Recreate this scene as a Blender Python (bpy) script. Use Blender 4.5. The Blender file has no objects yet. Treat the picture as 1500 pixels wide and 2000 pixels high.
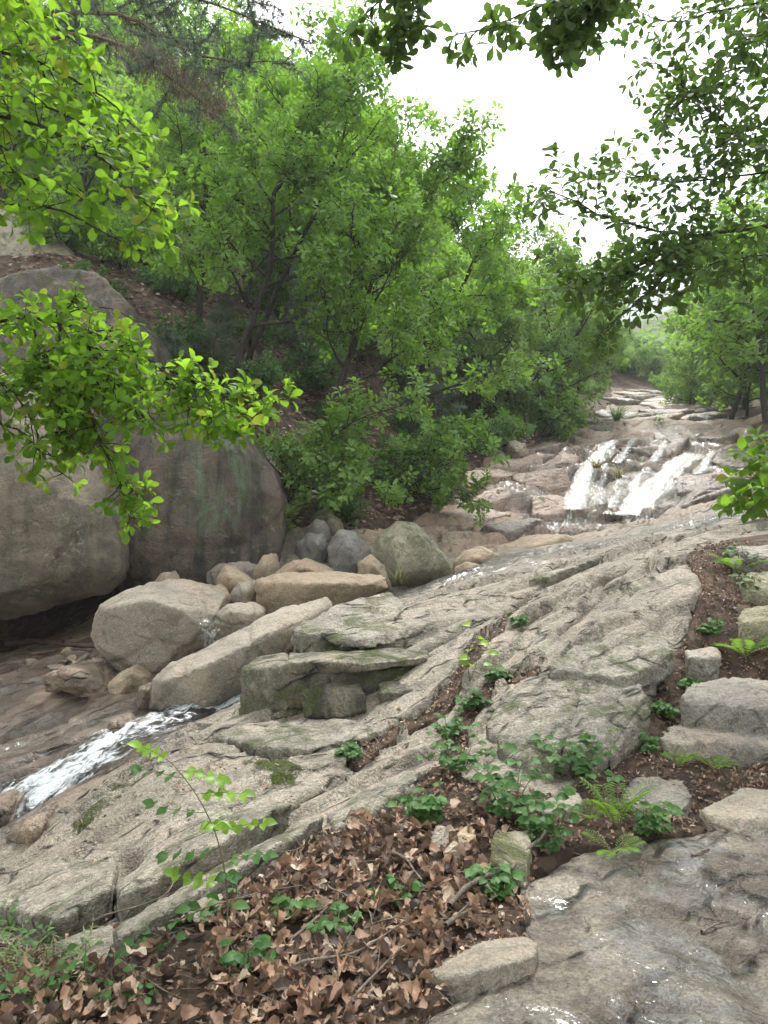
import bpy, bmesh, math, random
import numpy as np
from mathutils import Vector, Matrix

# ------------------------------------------------------------------ camera, sky, sun, exposure
SC = bpy.context.scene
COL = SC.collection
FPX, CZ = 1482.0, 1.6            # focal length in photo pixels, eye height in metres
cam_d = bpy.data.cameras.new('camera')
cam_d.sensor_fit = 'VERTICAL'
cam_d.angle_y = 2 * math.atan(1000 / FPX)
cam_d.clip_start, cam_d.clip_end = 0.05, 4000
cam = bpy.data.objects.new('camera', cam_d)
cam.location = (0, 0, CZ)
cam.rotation_euler = (math.radians(90), 0, 0)
COL.objects.link(cam)
SC.camera = cam

SUN_EL, SUN_AZ = math.radians(60), math.radians(8)      # hidden behind an even cloud cover
world = bpy.data.worlds.new('World')
SC.world = world
world.use_nodes = True
wt = world.node_tree
wt.nodes.clear()
w_out = wt.nodes.new('ShaderNodeOutputWorld')
w_bg = wt.nodes.new('ShaderNodeBackground')
w_sky = wt.nodes.new('ShaderNodeTexSky')
w_sky.sky_type = 'NISHITA'
w_sky.sun_disc = False
w_sky.sun_elevation, w_sky.sun_rotation = SUN_EL, SUN_AZ
w_sky.air_density, w_sky.dust_density, w_sky.ozone_density = 1.0, 4.0, 1.0
w_mix = wt.nodes.new('ShaderNodeMix')                    # an even white cloud layer over the blue
w_mix.data_type = 'RGBA'
w_mix.inputs[0].default_value = 0.85
w_mix.inputs[7].default_value = (9.6, 9.9, 10.2, 1)
wt.links.new(w_sky.outputs[0], w_mix.inputs[6])
wt.links.new(w_mix.outputs[2], w_bg.inputs[0])
w_bg.inputs[1].default_value = 0.06
wt.links.new(w_bg.outputs[0], w_out.inputs[0])

sun_d = bpy.data.lights.new('sun', 'SUN')
sun_d.energy, sun_d.angle, sun_d.color = 1.5, math.radians(11), (1.0, 0.97, 0.92)
sun = bpy.data.objects.new('sun', sun_d)
COL.objects.link(sun)
sdir = Vector((math.sin(SUN_AZ) * math.cos(SUN_EL), math.cos(SUN_AZ) * math.cos(SUN_EL), math.sin(SUN_EL)))
sun.rotation_euler = (-sdir).to_track_quat('-Z', 'Y').to_euler()
sun.location = (0, 0, 60)

SC.view_settings.view_transform = 'Standard'
SC.view_settings.look = 'None'
SC.view_settings.exposure = 2.32
SC.view_settings.gamma = 1.0
SC.view_settings.use_curve_mapping = False
SC.render.engine = 'CYCLES'
SC.cycles.max_bounces = 5
SC.cycles.diffuse_bounces = 3
SC.cycles.glossy_bounces = 2
SC.cycles.transmission_bounces = 5
SC.cycles.transparent_max_bounces = 10
SC.cycles.volume_bounces = 1
SC.cycles.use_adaptive_sampling = True
SC.cycles.adaptive_threshold = 0.025
SC.cycles.use_denoising = True
SC.cycles.use_fast_gi = False

random.seed(11)
RNG = np.random.default_rng(11)

# ------------------------------------------------------------------ helpers
def P(px, py, d):
    """a point of the place at distance d along the viewing axis (survey helper)"""
    return np.array([(px - 750) / FPX * d, d, CZ - (py - 1000) / FPX * d])

def proj(x, y, z):
    y = np.maximum(y, 1e-3)
    return 750 + FPX * x / y, 1000 - FPX * (z - CZ) / y

def smooth01(a, b, x):
    t = np.clip((x - a) / (b - a), 0, 1)
    return t * t * (3 - 2 * t)

_perm = np.random.default_rng(3).permutation(256)
_perm = np.concatenate([_perm, _perm, _perm])
_g = np.random.default_rng(4).normal(size=(256, 3))
_g /= np.linalg.norm(_g, axis=1)[:, None]

def perlin(p):
    p = np.asarray(p, float)
    i = np.floor(p).astype(int)
    f = p - i
    u = f * f * f * (f * (f * 6 - 15) + 10)
    i &= 255
    r = 0
    for dx in (0, 1):
        wx = u[:, 0] if dx else 1 - u[:, 0]
        for dy in (0, 1):
            wy = u[:, 1] if dy else 1 - u[:, 1]
            for dz in (0, 1):
                wz = u[:, 2] if dz else 1 - u[:, 2]
                h = _perm[_perm[_perm[i[:, 0] + dx] + i[:, 1] + dy] + i[:, 2] + dz]
                g = _g[h]
                r = r + wx * wy * wz * (g[:, 0] * (f[:, 0] - dx) + g[:, 1] * (f[:, 1] - dy) + g[:, 2] * (f[:, 2] - dz))
    return r * 1.5

def fbm(p, octaves=4, gain=0.5, lac=2.03):
    p = np.asarray(p, float)
    a, s, t = 1.0, 0, 0
    for k in range(octaves):
        s = s + a * perlin(p + 17.3 * k)
        t += a
        a *= gain
        p = p * lac
    return s / t

def xy0(x, y, z=0.0):
    x = np.asarray(x, float)
    return np.stack([x, np.asarray(y, float) + 0 * x, np.asarray(z, float) + 0 * x], -1)

def cells(x, y, seed=0):
    """Voronoi cells: id hash, distance to edge, offset from the centre"""
    ix, iy = np.floor(x).astype(int), np.floor(y).astype(int)
    best = np.full(x.shape, 9.0); second = best.copy()
    cid = np.zeros(x.shape, int); ox = np.zeros(x.shape); oy = np.zeros(x.shape)
    for dx in (-1, 0, 1):
        for dy in (-1, 0, 1):
            cx, cy = ix + dx, iy + dy
            h = _perm[_perm[(cx + seed) & 255] + (cy & 255)]
            h2 = _perm[h + 91]
            qx, qy = cx + 0.1 + 0.8 * h / 255.0, cy + 0.1 + 0.8 * h2 / 255.0
            d = np.hypot(x - qx, y - qy)
            nb = d < best
            second = np.where(nb, best, np.minimum(second, d))
            cid = np.where(nb, h, cid); ox = np.where(nb, x - qx, ox); oy = np.where(nb, y - qy, oy)
            best = np.where(nb, d, best)
    return cid, second - best, ox, oy

def seg_dist(x, y, poly):
    """distance to a polyline and the position along it 0..1"""
    poly = np.asarray(poly, float)
    best = np.full(np.shape(x), 1e9); tt = np.zeros(np.shape(x))
    n = len(poly) - 1
    for k in range(n):
        a, b = poly[k], poly[k + 1]
        ab = b - a
        t = np.clip(((x - a[0]) * ab[0] + (y - a[1]) * ab[1]) / (ab @ ab + 1e-12), 0, 1)
        d = np.hypot(x - a[0] - t * ab[0], y - a[1] - t * ab[1])
        m = d < best
        best = np.where(m, d, best); tt = np.where(m, (k + t) / n, tt)
    return best, tt

def in_poly(x, y, poly):
    c = np.zeros(np.shape(x), bool)
    n = len(poly)
    for k in range(n):
        x1, y1 = poly[k]; x2, y2 = poly[k - 1]
        if y1 == y2: continue
        m = ((y1 > y) != (y2 > y)) & (x < (x2 - x1) * (y - y1) / (y2 - y1) + x1)
        c ^= m
    return c

def mk_mesh(name, V, F, attrs=None, smooth=True, uv=None):
    """mesh from arrays; F is (n,3) or (n,4) or a list of such arrays"""
    V = np.asarray(V, np.float32)
    Fs = F if isinstance(F, list) else [F]
    Fs = [np.asarray(f, np.int32) for f in Fs if len(f)]
    me = bpy.data.meshes.new(name)
    me.vertices.add(len(V))
    me.vertices.foreach_set('co', V.ravel())
    loops = np.concatenate([f.ravel() for f in Fs])
    starts, o = [], 0
    for f in Fs:
        k = f.shape[1]
        starts.append(o + np.arange(len(f)) * k)
        o += f.size
    starts = np.concatenate(starts).astype(np.int32)
    me.loops.add(len(loops))
    me.loops.foreach_set('vertex_index', loops)
    me.polygons.add(len(starts))
    me.polygons.foreach_set('loop_start', starts)
    if attrs:
        for k, a in attrs.items():
            at = me.attributes.new(k, 'FLOAT', 'POINT')
            at.data.foreach_set('value', np.asarray(a, np.float32))
    if uv is not None:
        ul = me.uv_layers.new(name='UVMap')
        ul.data.foreach_set('uv', np.asarray(uv, np.float32)[loops].ravel())
    me.update(calc_edges=True)
    me.validate()
    if smooth:
        me.polygons.foreach_set('use_smooth', np.ones(len(me.polygons), bool))
    return me

def obj(name, me, mat=None, parent=None, loc=None, **props):
    o = bpy.data.objects.new(name, me)
    COL.objects.link(o)
    if mat is not None and me is not None and len(me.materials) == 0:
        me.materials.append(mat)
    if parent is not None: o.parent = parent
    if loc is not None: o.location = loc
    for k, v in props.items(): o[k] = v
    return o

def grid_faces(nx, ny):
    i = np.arange(nx * ny).reshape(ny, nx)
    return np.stack([i[:-1, :-1].ravel(), i[:-1, 1:].ravel(), i[1:, 1:].ravel(), i[1:, :-1].ravel()], 1)
# ------------------------------------------------------------------ materials
class NT:
    def __init__(s, name):
        s.m = bpy.data.materials.new(name); s.m.use_nodes = True
        s.t = s.m.node_tree; s.t.nodes.clear()
        s.out = s.t.nodes.new('ShaderNodeOutputMaterial')
    def n(s, typ, **kw):
        nd = s.t.nodes.new('ShaderNode' + typ)
        for k, v in kw.items(): setattr(nd, k, v)
        return nd
    def set(s, sock, v):
        if hasattr(v, 'is_output'): s.t.links.new(v, sock)
        else:
            try: sock.default_value = v
            except Exception: sock.default_value = (v, v, v, 1) if isinstance(v, (int, float)) else (*v, 1)
    def pos(s): return s.n('NewGeometry').outputs['Position']
    def attr(s, name): return s.n('Attribute', attribute_name=name).outputs['Fac']
    def mapping(s, vec, scale=(1, 1, 1), rot=(0, 0, 0)):
        # rotate first, then scale (two nodes)
        if any(rot):
            r = s.n('VectorRotate', rotation_type='EULER_XYZ'); s.set(r.inputs['Vector'], vec); r.inputs['Rotation'].default_value = rot
            vec = r.outputs[0]
        m = s.n('VectorMath', operation='MULTIPLY'); s.set(m.inputs[0], vec); m.inputs[1].default_value = scale
        return m.outputs[0]
    def noise(s, vec, scale, detail=4, rough=0.55, dist=0.0):
        nd = s.n('TexNoise'); s.set(nd.inputs['Vector'], vec)
        nd.inputs['Scale'].default_value = scale; nd.inputs['Detail'].default_value = detail
        nd.inputs['Roughness'].default_value = rough; nd.inputs['Distortion'].default_value = dist
        return nd.outputs['Fac']
    def voro(s, vec, scale, feature='F1', out='Distance', rnd=1.0):
        nd = s.n('TexVoronoi', feature=feature); s.set(nd.inputs['Vector'], vec); nd.inputs['Scale'].default_value = scale
        nd.inputs['Randomness'].default_value = rnd
        return nd.outputs[out]
    def ramp(s, fac, stops):
        nd = s.n('ValToRGB'); s.set(nd.inputs[0], fac)
        e = nd.color_ramp.elements
        while len(e) < len(stops): e.new(0.5)
        for k, (p, c) in enumerate(stops):
            e[k].position = p
            e[k].color = (c, c, c, 1) if not isinstance(c, tuple) else (*c, 1)
        return nd.outputs[0]
    def map(s, v, a, b, c=0.0, d=1.0):
        nd = s.n('MapRange'); s.set(nd.inputs[0], v)
        for k, x in zip((1, 2, 3, 4), (a, b, c, d)): nd.inputs[k].default_value = x
        return nd.outputs[0]
    def math(s, op, a, b=0.5, clamp=False):
        nd = s.n('Math', operation=op, use_clamp=clamp); s.set(nd.inputs[0], a); s.set(nd.inputs[1], b)
        return nd.outputs[0]
    def mix(s, fac, a, b, blend='MIX'):
        nd = s.n('Mix', data_type='RGBA', blend_type=blend); s.set(nd.inputs[0], fac); s.set(nd.inputs[6], a); s.set(nd.inputs[7], b)
        return nd.outputs[2]
    def bump(s, h, dist, strength=1.0, normal=None):
        nd = s.n('Bump'); s.set(nd.inputs['Height'], h); nd.inputs['Distance'].default_value = dist
        nd.inputs['Strength'].default_value = strength
        if normal is not None: s.set(nd.inputs['Normal'], normal)
        return nd.outputs[0]
    def prin(s, col, rough=0.8, normal=None, spec=0.5, **kw):
        nd = s.n('BsdfPrincipled')
        s.set(nd.inputs['Base Color'], col); s.set(nd.inputs['Roughness'], rough)
        s.set(nd.inputs['Specular IOR Level'], spec)
        if normal is not None: s.set(nd.inputs['Normal'], normal)
        for k, v in kw.items(): s.set(nd.inputs[k.replace('_', ' ')], v)
        return nd.outputs[0]
    def done(s, shader):
        s.t.links.new(shader, s.out.inputs['Surface']); return s.m

STRIKE = math.atan2(0.57, 0.82)      # direction in which the slab is foliated

def rock_mat(name, light, dark, stain=(0.12, 0.10, 0.08), lichen=0.25, moss=0.0, wet_attr=False, strata=1.0,
             green_streak=0.0, vstreak=0.0, bumpd=0.035, warm_attr=False, speck=0.10, fine_amt=0.7, warm=(0.36, 0.26, 0.17), moss_attr=False, base_rough=0.78):
    s = NT(name)
    p = s.pos()
    big = s.noise(p, 0.9, 3, 0.6, 0.4)
    mid = s.noise(p, 4.5, 4, 0.65, 0.3)
    col = s.mix(s.map(big, 0.32, 0.68), dark, light)
    col = s.mix(s.map(s.noise(p, 1.7, 4, 0.6, 0.8), 0.5, 0.72, 0, 0.7), col, warm)
    col = s.mix(s.map(mid, 0.25, 0.75), col, s.mix(0.6, col, light), 'MIX')
    # mineral speckle
    sp = s.voro(p, 140, out='Color')
    spk = s.n('SeparateColor'); s.set(spk.inputs[0], sp)
    col = s.mix(speck * 5, col, s.mix(1.0, col, s.map(spk.outputs[0], 0, 1, 0.62, 1.36), 'MULTIPLY'))
    fine = s.noise(p, 60, 2, 0.7)
    col = s.mix(fine_amt, col, s.mix(1.0, col, s.map(fine, 0.28, 0.72, 0.4, 1.6), 'MULTIPLY'))
    grit = s.noise(p, 24, 3, 0.75, 0.5)
    col = s.mix(s.map(grit, 0.52, 0.66, 0, 0.65 * min(1, fine_amt / 0.6)), col, s.mix(0.7, col, (0.03, 0.028, 0.025)))
    # foliation streaks and fracture lines
    wob = s.n('VectorMath', operation='MULTIPLY_ADD')
    nz = s.n('TexNoise'); s.set(nz.inputs['Vector'], p); nz.inputs['Scale'].default_value = 2.2; nz.inputs['Detail'].default_value = 2
    s.set(wob.inputs[0], nz.outputs['Color']); wob.inputs[1].default_value = (0.35, 0.35, 0.35); s.set(wob.inputs[2], p)
    pw = wob.outputs[0]
    st = s.mapping(pw, (1.0, 6.5, 6.5), (0, 0, -STRIKE))
    stn = s.noise(st, 2.6, 4, 0.7, 0.2)
    cv = s.mapping(pw, (0.75, 4.2, 4.2), (0, 0, -STRIKE))
    cm = s.map(mid, 0.45, 0.6)
    crack = s.math('MULTIPLY', s.map(s.voro(cv, 1.0, 'DISTANCE_TO_EDGE'), 0.0, 0.06, 1, 0), cm)
    
    if strata > 0:
        col = s.mix(s.map(stn, 0.50, 0.72, 0, 0.5 * strata), col, stain)
        col = s.mix(s.math('MULTIPLY', crack, min(1, 1.0 * strata)), col, (0.03, 0.026, 0.02))
    # dark weathering patches
    col = s.mix(s.map(s.noise(p, 2.6, 5, 0.72, 1.2), 0.50, 0.68, 0, 0.8), col, stain)
    if vstreak:
        vs = s.noise(s.mapping(p, (2.6, 2.6, 0.22)), 1.5, 6, 0.65, 0.4)
        col = s.mix(s.map(vs, 0.46, 0.60, 0, vstreak), col, (0.03, 0.026, 0.023))
        col = s.mix(s.map(vs, 0.42, 0.28, 0, vstreak * 0.6), col, warm)
    if warm_attr:
        col = s.mix(s.math('MULTIPLY', s.attr('warm'), s.map(s.noise(p, 0.8, 5, 0.65, 0.6), 0.3, 0.6)), col, s.mix(0.75, col, (0.30, 0.195, 0.135)))
    # lichen, pale grey-green blotches
    if lichen:
        li = s.map(s.noise(p, 7, 4, 0.72, 0.6), 0.56, 0.66)
        li = s.math('MULTIPLY', li, s.map(s.noise(p, 1.3, 3), 0.45, 0.6))
        col = s.mix(s.math('MULTIPLY', li, lichen), col, (0.30, 0.33, 0.22))
    h = s.math('ADD', s.math('MULTIPLY', s.noise(p, 14, 4, 0.7), 0.7), s.math('MULTIPLY', fine, 0.3))
    if strata > 0:
        h = s.math('ADD', h, s.math('MULTIPLY', stn, 0.8 * strata))
        h = s.math('SUBTRACT', h, s.math('MULTIPLY', crack, 0.9 * strata))
    rough = s.map(mid, 0.2, 0.8, base_rough - 0.1, base_rough + 0.12)
    if green_streak:
        gv = s.mapping(p, (4.5, 4.5, 0.28))
        g = s.map(s.noise(gv, 2.4, 6, 0.7, 0.3), 0.44, 0.66)
        gm = s.attr('streak')
        gg = s.math('MULTIPLY', s.math('MULTIPLY', g, gm), 1.0 * green_streak, True)
        col = s.mix(gg, col, s.mix(mid, (0.05, 0.095, 0.055), (0.17, 0.24, 0.14)))
    if moss or moss_attr:
        up = s.n('SeparateXYZ'); s.set(up.inputs[0], s.n('NewGeometry').outputs['Normal'])
        mm = s.map(s.noise(p, 3.3, 5, 0.72, 0.5), 0.5, 0.62)
        mm = s.math('MULTIPLY', mm, s.map(up.outputs[2], -0.3, 0.6), True)
        mm = s.math('MULTIPLY', mm, moss, True)
        if moss_attr: mm = s.math('MAXIMUM', mm, s.map(s.math('ADD', s.attr('moss'), s.map(s.noise(p, 8, 5, 0.8), 0, 1, -1.1, 1.1)), 0.45, 0.65))
        mc = s.mix(s.map(s.noise(p, 45, 4, 0.7), 0.3, 0.7), (0.035, 0.055, 0.010), (0.14, 0.18, 0.028))
        col = s.mix(mm, col, mc)
        h = s.math('ADD', h, s.math('MULTIPLY', s.math('MULTIPLY', s.noise(p, 120, 3, 0.8), mm), 1.5))
        rough = s.math('ADD', rough, s.math('MULTIPLY', mm, 0.2))
    if wet_attr:
        w = s.attr('wet')
        w = s.math('MULTIPLY', w, s.map(s.noise(p, 2.4, 5, 0.65, 0.8), 0.28, 0.55), True)
        col = s.mix(w, col, s.mix(1.0, col, (0.27, 0.24, 0.22), 'MULTIPLY'))
        rough = s.mix(w, rough, 0.45)
        wn = s.bump(s.math('ADD', s.math('MULTIPLY', s.noise(p, 6, 3, 0.6, 1.0), 1.6), s.math('MULTIPLY', s.noise(p, 55, 2, 0.6, 0.5), 0.2)), 0.009)
        cw = s.math('MULTIPLY', w, s.map(s.noise(p, 3.1, 4, 0.65, 1.0), 0.44, 0.58), True)
        return s.done(s.prin(col, rough, s.bump(h, bumpd, 1.0), 0.35, Coat_Weight=cw, Coat_Roughness=0.17, Coat_IOR=1.55, Coat_Normal=wn))
    return s.done(s.prin(col, rough, s.bump(h, bumpd, 1.0), 0.45))

def simple_mat(name, stops, scale, rough=0.85, bump=0.004, bscale=40, spec=0.3):
    s = NT(name); p = s.pos()
    col = s.ramp(s.noise(p, scale, 5, 0.65, 0.3), stops)
    return s.done(s.prin(col, rough, s.bump(s.noise(p, bscale, 5, 0.7), bump), spec))

def soil_mat():
    s = NT('forest_soil'); p = s.pos()
    col = s.ramp(s.noise(p, 6, 7, 0.75, 0.5), [(0.25, (0.014, 0.010, 0.007)), (0.5, (0.042, 0.028, 0.019)), (0.75, (0.10, 0.066, 0.046))])
    v = s.n('TexVoronoi', feature='F1'); s.set(v.inputs['Vector'], p); v.inputs['Scale'].default_value = 11
    vc = s.n('SeparateColor'); s.set(vc.inputs[0], v.outputs['Color'])
    lit = s.ramp(vc.outputs[0], [(0.0, (0.03, 0.019, 0.013)), (0.5, (0.08, 0.05, 0.034)), (1.0, (0.17, 0.115, 0.08))])
    col = s.mix(0.6, col, lit)
    h = s.math('ADD', s.math('MULTIPLY', vc.outputs[1], 0.6), s.noise(p, 30, 6, 0.75))
    return s.done(s.prin(col, 0.85, s.bump(h, 0.03), 0.25))

def bark_mat(name, a, b):
    s = NT(name); p = s.pos()
    q = s.mapping(p, (1, 1, 0.22))
    n = s.noise(q, 26, 6, 0.7, 0.6)
    col = s.ramp(n, [(0.3, a), (0.7, b)])
    return s.done(s.prin(col, 0.9, s.bump(n, 0.02), 0.2))

def leaf_mat(name, dark, light, trans, tfac=0.45, rough=0.42, spec=0.45, tip=None):
    s = NT(name)
    g = s.n('NewGeometry'); oi = s.n('ObjectInfo')
    r = s.math('FRACT', s.math('ADD', g.outputs['Random Per Island'], oi.outputs['Random']))
    clump = s.noise(g.outputs['Position'], 0.9, 3, 0.6)
    k = s.math('ADD', s.math('MULTIPLY', r, 0.6), s.map(clump, 0.3, 0.7, 0.0, 0.4))
    col = s.mix(k, dark, light)
    tr = s.mix(k, tuple(c * 0.45 for c in trans), trans)
    if tip: 
        t = s.math('GREATER_THAN', r, 0.93)
        col = s.mix(t, col, tip); tr = s.mix(t, tr, tip)
    # undersides are paler and duller
    col2 = s.mix(g.outputs['Backfacing'], col, s.mix(0.35, col, (0.16, 0.22, 0.12)))
    b = s.prin(col2, s.map(g.outputs['Backfacing'], 0, 1, rough, 0.75), None, spec)
    tn = s.n('BsdfTranslucent'); s.set(tn.inputs[0], tr)
    mx = s.n('MixShader'); mx.inputs[0].default_value = tfac
    s.t.links.new(b, mx.inputs[1]); s.t.links.new(tn.outputs[0], mx.inputs[2])
    return s.done(mx.outputs[0])

def dead_leaf_mat():
    s = NT('dead_oak_leaf')
    g = s.n('NewGeometry'); oi = s.n('ObjectInfo')
    r = s.math('FRACT', s.math('ADD', g.outputs['Random Per Island'], oi.outputs['Random']))
    col = s.ramp(r, [(0.0, (0.028, 0.016, 0.010)), (0.25, (0.085, 0.046, 0.028)), (0.5, (0.18, 0.10, 0.060)), (0.72, (0.27, 0.155, 0.092)), (0.9, (0.34, 0.24, 0.165)), (1.0, (0.46, 0.38, 0.29))])
    n = s.noise(g.outputs['Position'], 45, 5, 0.7)
    col = s.mix(0.6, col, s.mix(1.0, col, s.map(n, 0.3, 0.7, 0.5, 1.4), 'MULTIPLY'))
    col = s.mix(g.outputs['Backfacing'], col, s.mix(0.35, col, (0.34, 0.24, 0.18)))
    b = s.prin(col, 0.55, s.bump(n, 0.004), 0.4)
    tn = s.n('BsdfTranslucent'); s.set(tn.inputs[0], col)
    mx = s.n('MixShader'); mx.inputs[0].default_value = 0.15
    s.t.links.new(b, mx.inputs[1]); s.t.links.new(tn.outputs[0], mx.inputs[2])
    return s.done(mx.outputs[0])

def water_mat(name, foam_lo, foam_hi, fscale=(1, 1, 1), tint=(0.9, 0.9, 0.86), rough=0.06, bump=0.02, bs=14, rot=0.0, foam_detail=8, gloss=1.0, white=(0.62, 0.65, 0.66)):
    """clear thin water over rock: mirror-like film, see-through below, white where it breaks ('foam' attribute + flow noise)"""
    s = NT(name); p = s.pos()
    q = s.mapping(p, fscale, (0, 0, rot))
    h = s.noise(q, bs, 5, 0.65, 0.5)
    nrm = s.bump(h, bump)
    gl = s.n('BsdfGlossy'); gl.inputs['Roughness'].default_value = rough; s.set(gl.inputs['Normal'], nrm)
    gl.inputs['Color'].default_value = (1, 1, 1, 1)
    tr = s.n('BsdfTransparent'); tr.inputs[0].default_value = (*tint, 1)
    fr = s.n('Fresnel'); fr.inputs['IOR'].default_value = 1.33; s.set(fr.inputs['Normal'], nrm)
    m1 = s.n('MixShader'); s.set(m1.inputs[0], s.math('MULTIPLY', fr.outputs[0], gloss)); s.t.links.new(tr.outputs[0], m1.inputs[1]); s.t.links.new(gl.outputs[0], m1.inputs[2])
    f = s.math('ADD', s.attr('foam'), s.map(s.noise(q, bs * 0.7, foam_detail, 0.72, 0.8), 0, 1, -1.0, 1.0))
    ff = s.map(f, foam_lo, foam_hi)
    fo = s.prin(white, 0.55, s.bump(h, bump * 1.5), 0.4)
    m2 = s.n('MixShader'); s.t.links.new(ff, m2.inputs[0]); s.t.links.new(m1.outputs[0], m2.inputs[1]); s.t.links.new(fo, m2.inputs[2])
    return s.done(m2.outputs[0])

M = {}
M['slab'] = rock_mat('slab_granite', (0.285, 0.25, 0.20), (0.135, 0.116, 0.09), stain=(0.062, 0.054, 0.042), lichen=0.6, wet_attr=True, moss_attr=True, warm_attr=True, warm=(0.29, 0.225, 0.165))
M['block'] = rock_mat('slab_block_granite', (0.295, 0.265, 0.215), (0.135, 0.122, 0.095), stain=(0.06, 0.052, 0.04), lichen=0.5, moss=0.5, vstreak=0.3, warm=(0.28, 0.22, 0.16))
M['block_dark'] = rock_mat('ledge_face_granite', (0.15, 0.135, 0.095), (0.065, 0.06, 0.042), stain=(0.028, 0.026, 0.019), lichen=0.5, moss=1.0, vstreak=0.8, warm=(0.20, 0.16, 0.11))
M['block_mossy'] = rock_mat('mossy_ledge_granite', (0.25, 0.225, 0.165), (0.115, 0.105, 0.075), stain=(0.045, 0.04, 0.028), lichen=0.7, moss=0.9, vstreak=0.6, warm=(0.22, 0.175, 0.12))
M['boulder'] = rock_mat('boulder_granite', (0.30, 0.262, 0.205), (0.145, 0.125, 0.10), stain=(0.12, 0.10, 0.08), lichen=0.35, strata=0.25, fine_amt=0.38)
M['boulder_warm'] = rock_mat('boulder_tan_granite', (0.34, 0.265, 0.18), (0.175, 0.135, 0.092), stain=(0.15, 0.11, 0.075), lichen=0.4, strata=0.2, warm=(0.34, 0.225, 0.14), fine_amt=0.38)
M['boulder_grey'] = rock_mat('boulder_grey_granite', (0.24, 0.225, 0.20), (0.12, 0.112, 0.10), stain=(0.10, 0.09, 0.08), lichen=0.5, strata=0.25, warm=(0.30, 0.25, 0.19), fine_amt=0.38)
M['boulder_moss'] = rock_mat('boulder_mossy_granite', (0.29, 0.26, 0.185), (0.145, 0.13, 0.088), stain=(0.09, 0.08, 0.05), lichen=0.8, moss=0.7, strata=0.2, fine_amt=0.38)
M['giant'] = rock_mat('giant_boulder_granite', (0.135, 0.105, 0.082), (0.066, 0.052, 0.042), stain=(0.034, 0.029, 0.025), lichen=0.35, strata=0.0, green_streak=1.0, vstreak=0.8, bumpd=0.06, warm=(0.15, 0.105, 0.078), moss=0.6, speck=0.07, fine_amt=0.38)
M['giant_tan'] = rock_mat('giant_boulder_tan_granite', (0.19, 0.158, 0.11), (0.10, 0.083, 0.06), stain=(0.05, 0.042, 0.032), lichen=0.6, strata=0.0, vstreak=0.35, bumpd=0.06, warm=(0.17, 0.13, 0.088), speck=0.07, fine_amt=0.38)
M['wetrock'] = rock_mat('wet_stream_rock', (0.22, 0.165, 0.12), (0.10, 0.075, 0.056), stain=(0.06, 0.048, 0.04), lichen=0.2, strata=0.7, base_rough=0.42)
M['step'] = rock_mat('step_stone_granite', (0.225, 0.20, 0.165), (0.10, 0.088, 0.072), stain=(0.10, 0.085, 0.065), lichen=0.4, strata=0.4, base_rough=0.62)
M['step_moss'] = rock_mat('mossy_step_stone', (0.23, 0.21, 0.13), (0.12, 0.11, 0.068), stain=(0.08, 0.07, 0.045), lichen=0.9, moss=0.3, strata=0.3)
M['fall_wet'] = rock_mat('wet_fall_rock', (0.22, 0.175, 0.14), (0.09, 0.075, 0.062), stain=(0.03, 0.027, 0.023), lichen=0.1, strata=0.7, base_rough=0.3, warm=(0.18, 0.13, 0.095))
M['fall_pink'] = rock_mat('pinkish_fall_rock', (0.36, 0.27, 0.21), (0.19, 0.14, 0.11), stain=(0.08, 0.06, 0.05), lichen=0.2, strata=0.7, base_rough=0.55, warm=(0.34, 0.22, 0.16))
M['soil'] = soil_mat()
M['bark_dark'] = bark_mat('dark_bark', (0.012, 0.010, 0.008), (0.065, 0.054, 0.045))
M['bark_pine'] = bark_mat('pine_bark', (0.035, 0.022, 0.016), (0.16, 0.10, 0.075))
M['wood_grey'] = bark_mat('weathered_wood', (0.06, 0.048, 0.038), (0.24, 0.20, 0.16))
M['leaf_oak'] = leaf_mat('oak_leaf', (0.09, 0.165, 0.024), (0.205, 0.345, 0.045), (0.32, 0.62, 0.05), 0.48, tip=(0.22, 0.36, 0.05))
M['leaf_near'] = leaf_mat('near_branch_leaf', (0.045, 0.115, 0.014), (0.16, 0.275, 0.024), (0.30, 0.56, 0.03), 0.58, rough=0.6, spec=0.18, tip=(0.24, 0.30, 0.03))
M['leaf_dark'] = leaf_mat('dark_oak_leaf', (0.034, 0.064, 0.018), (0.085, 0.135, 0.03), (0.15, 0.29, 0.03), 0.40, rough=0.6, spec=0.2)  # darker green carries the backlit look of overhead limbs; also serves dark slope oaks
M['leaf_bg'] = leaf_mat('background_leaf', (0.10, 0.165, 0.036), (0.215, 0.335, 0.07), (0.31, 0.54, 0.07), 0.45)
M['leaf_shrub'] = leaf_mat('shrub_leaf', (0.075, 0.165, 0.025), (0.19, 0.32, 0.05), (0.28, 0.53, 0.05), 0.45, tip=(0.22, 0.36, 0.05))
M['leaf_bramble'] = leaf_mat('bramble_leaf', (0.030, 0.085, 0.022), (0.085, 0.18, 0.045), (0.11, 0.28, 0.04), 0.35, rough=0.5, spec=0.2)
M['leaf_bright'] = leaf_mat('young_leaf', (0.11, 0.22, 0.02), (0.24, 0.40, 0.03), (0.30, 0.55, 0.03), 0.50)
M['leaf_red'] = leaf_mat('rusty_leaf', (0.20, 0.06, 0.03), (0.36, 0.12, 0.06), (0.35, 0.12, 0.05), 0.40)
M['needle'] = leaf_mat('pine_needle', (0.065, 0.10, 0.062), (0.14, 0.195, 0.125), (0.12, 0.18, 0.09), 0.25, rough=0.5)
M['needle_dead'] = leaf_mat('dead_pine_needle', (0.09, 0.06, 0.045), (0.17, 0.12, 0.09), (0.10, 0.06, 0.04), 0.2, rough=0.7)
M['grass'] = leaf_mat('grass_blade', (0.07, 0.13, 0.025), (0.16, 0.24, 0.05), (0.20, 0.35, 0.05), 0.4)
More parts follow.
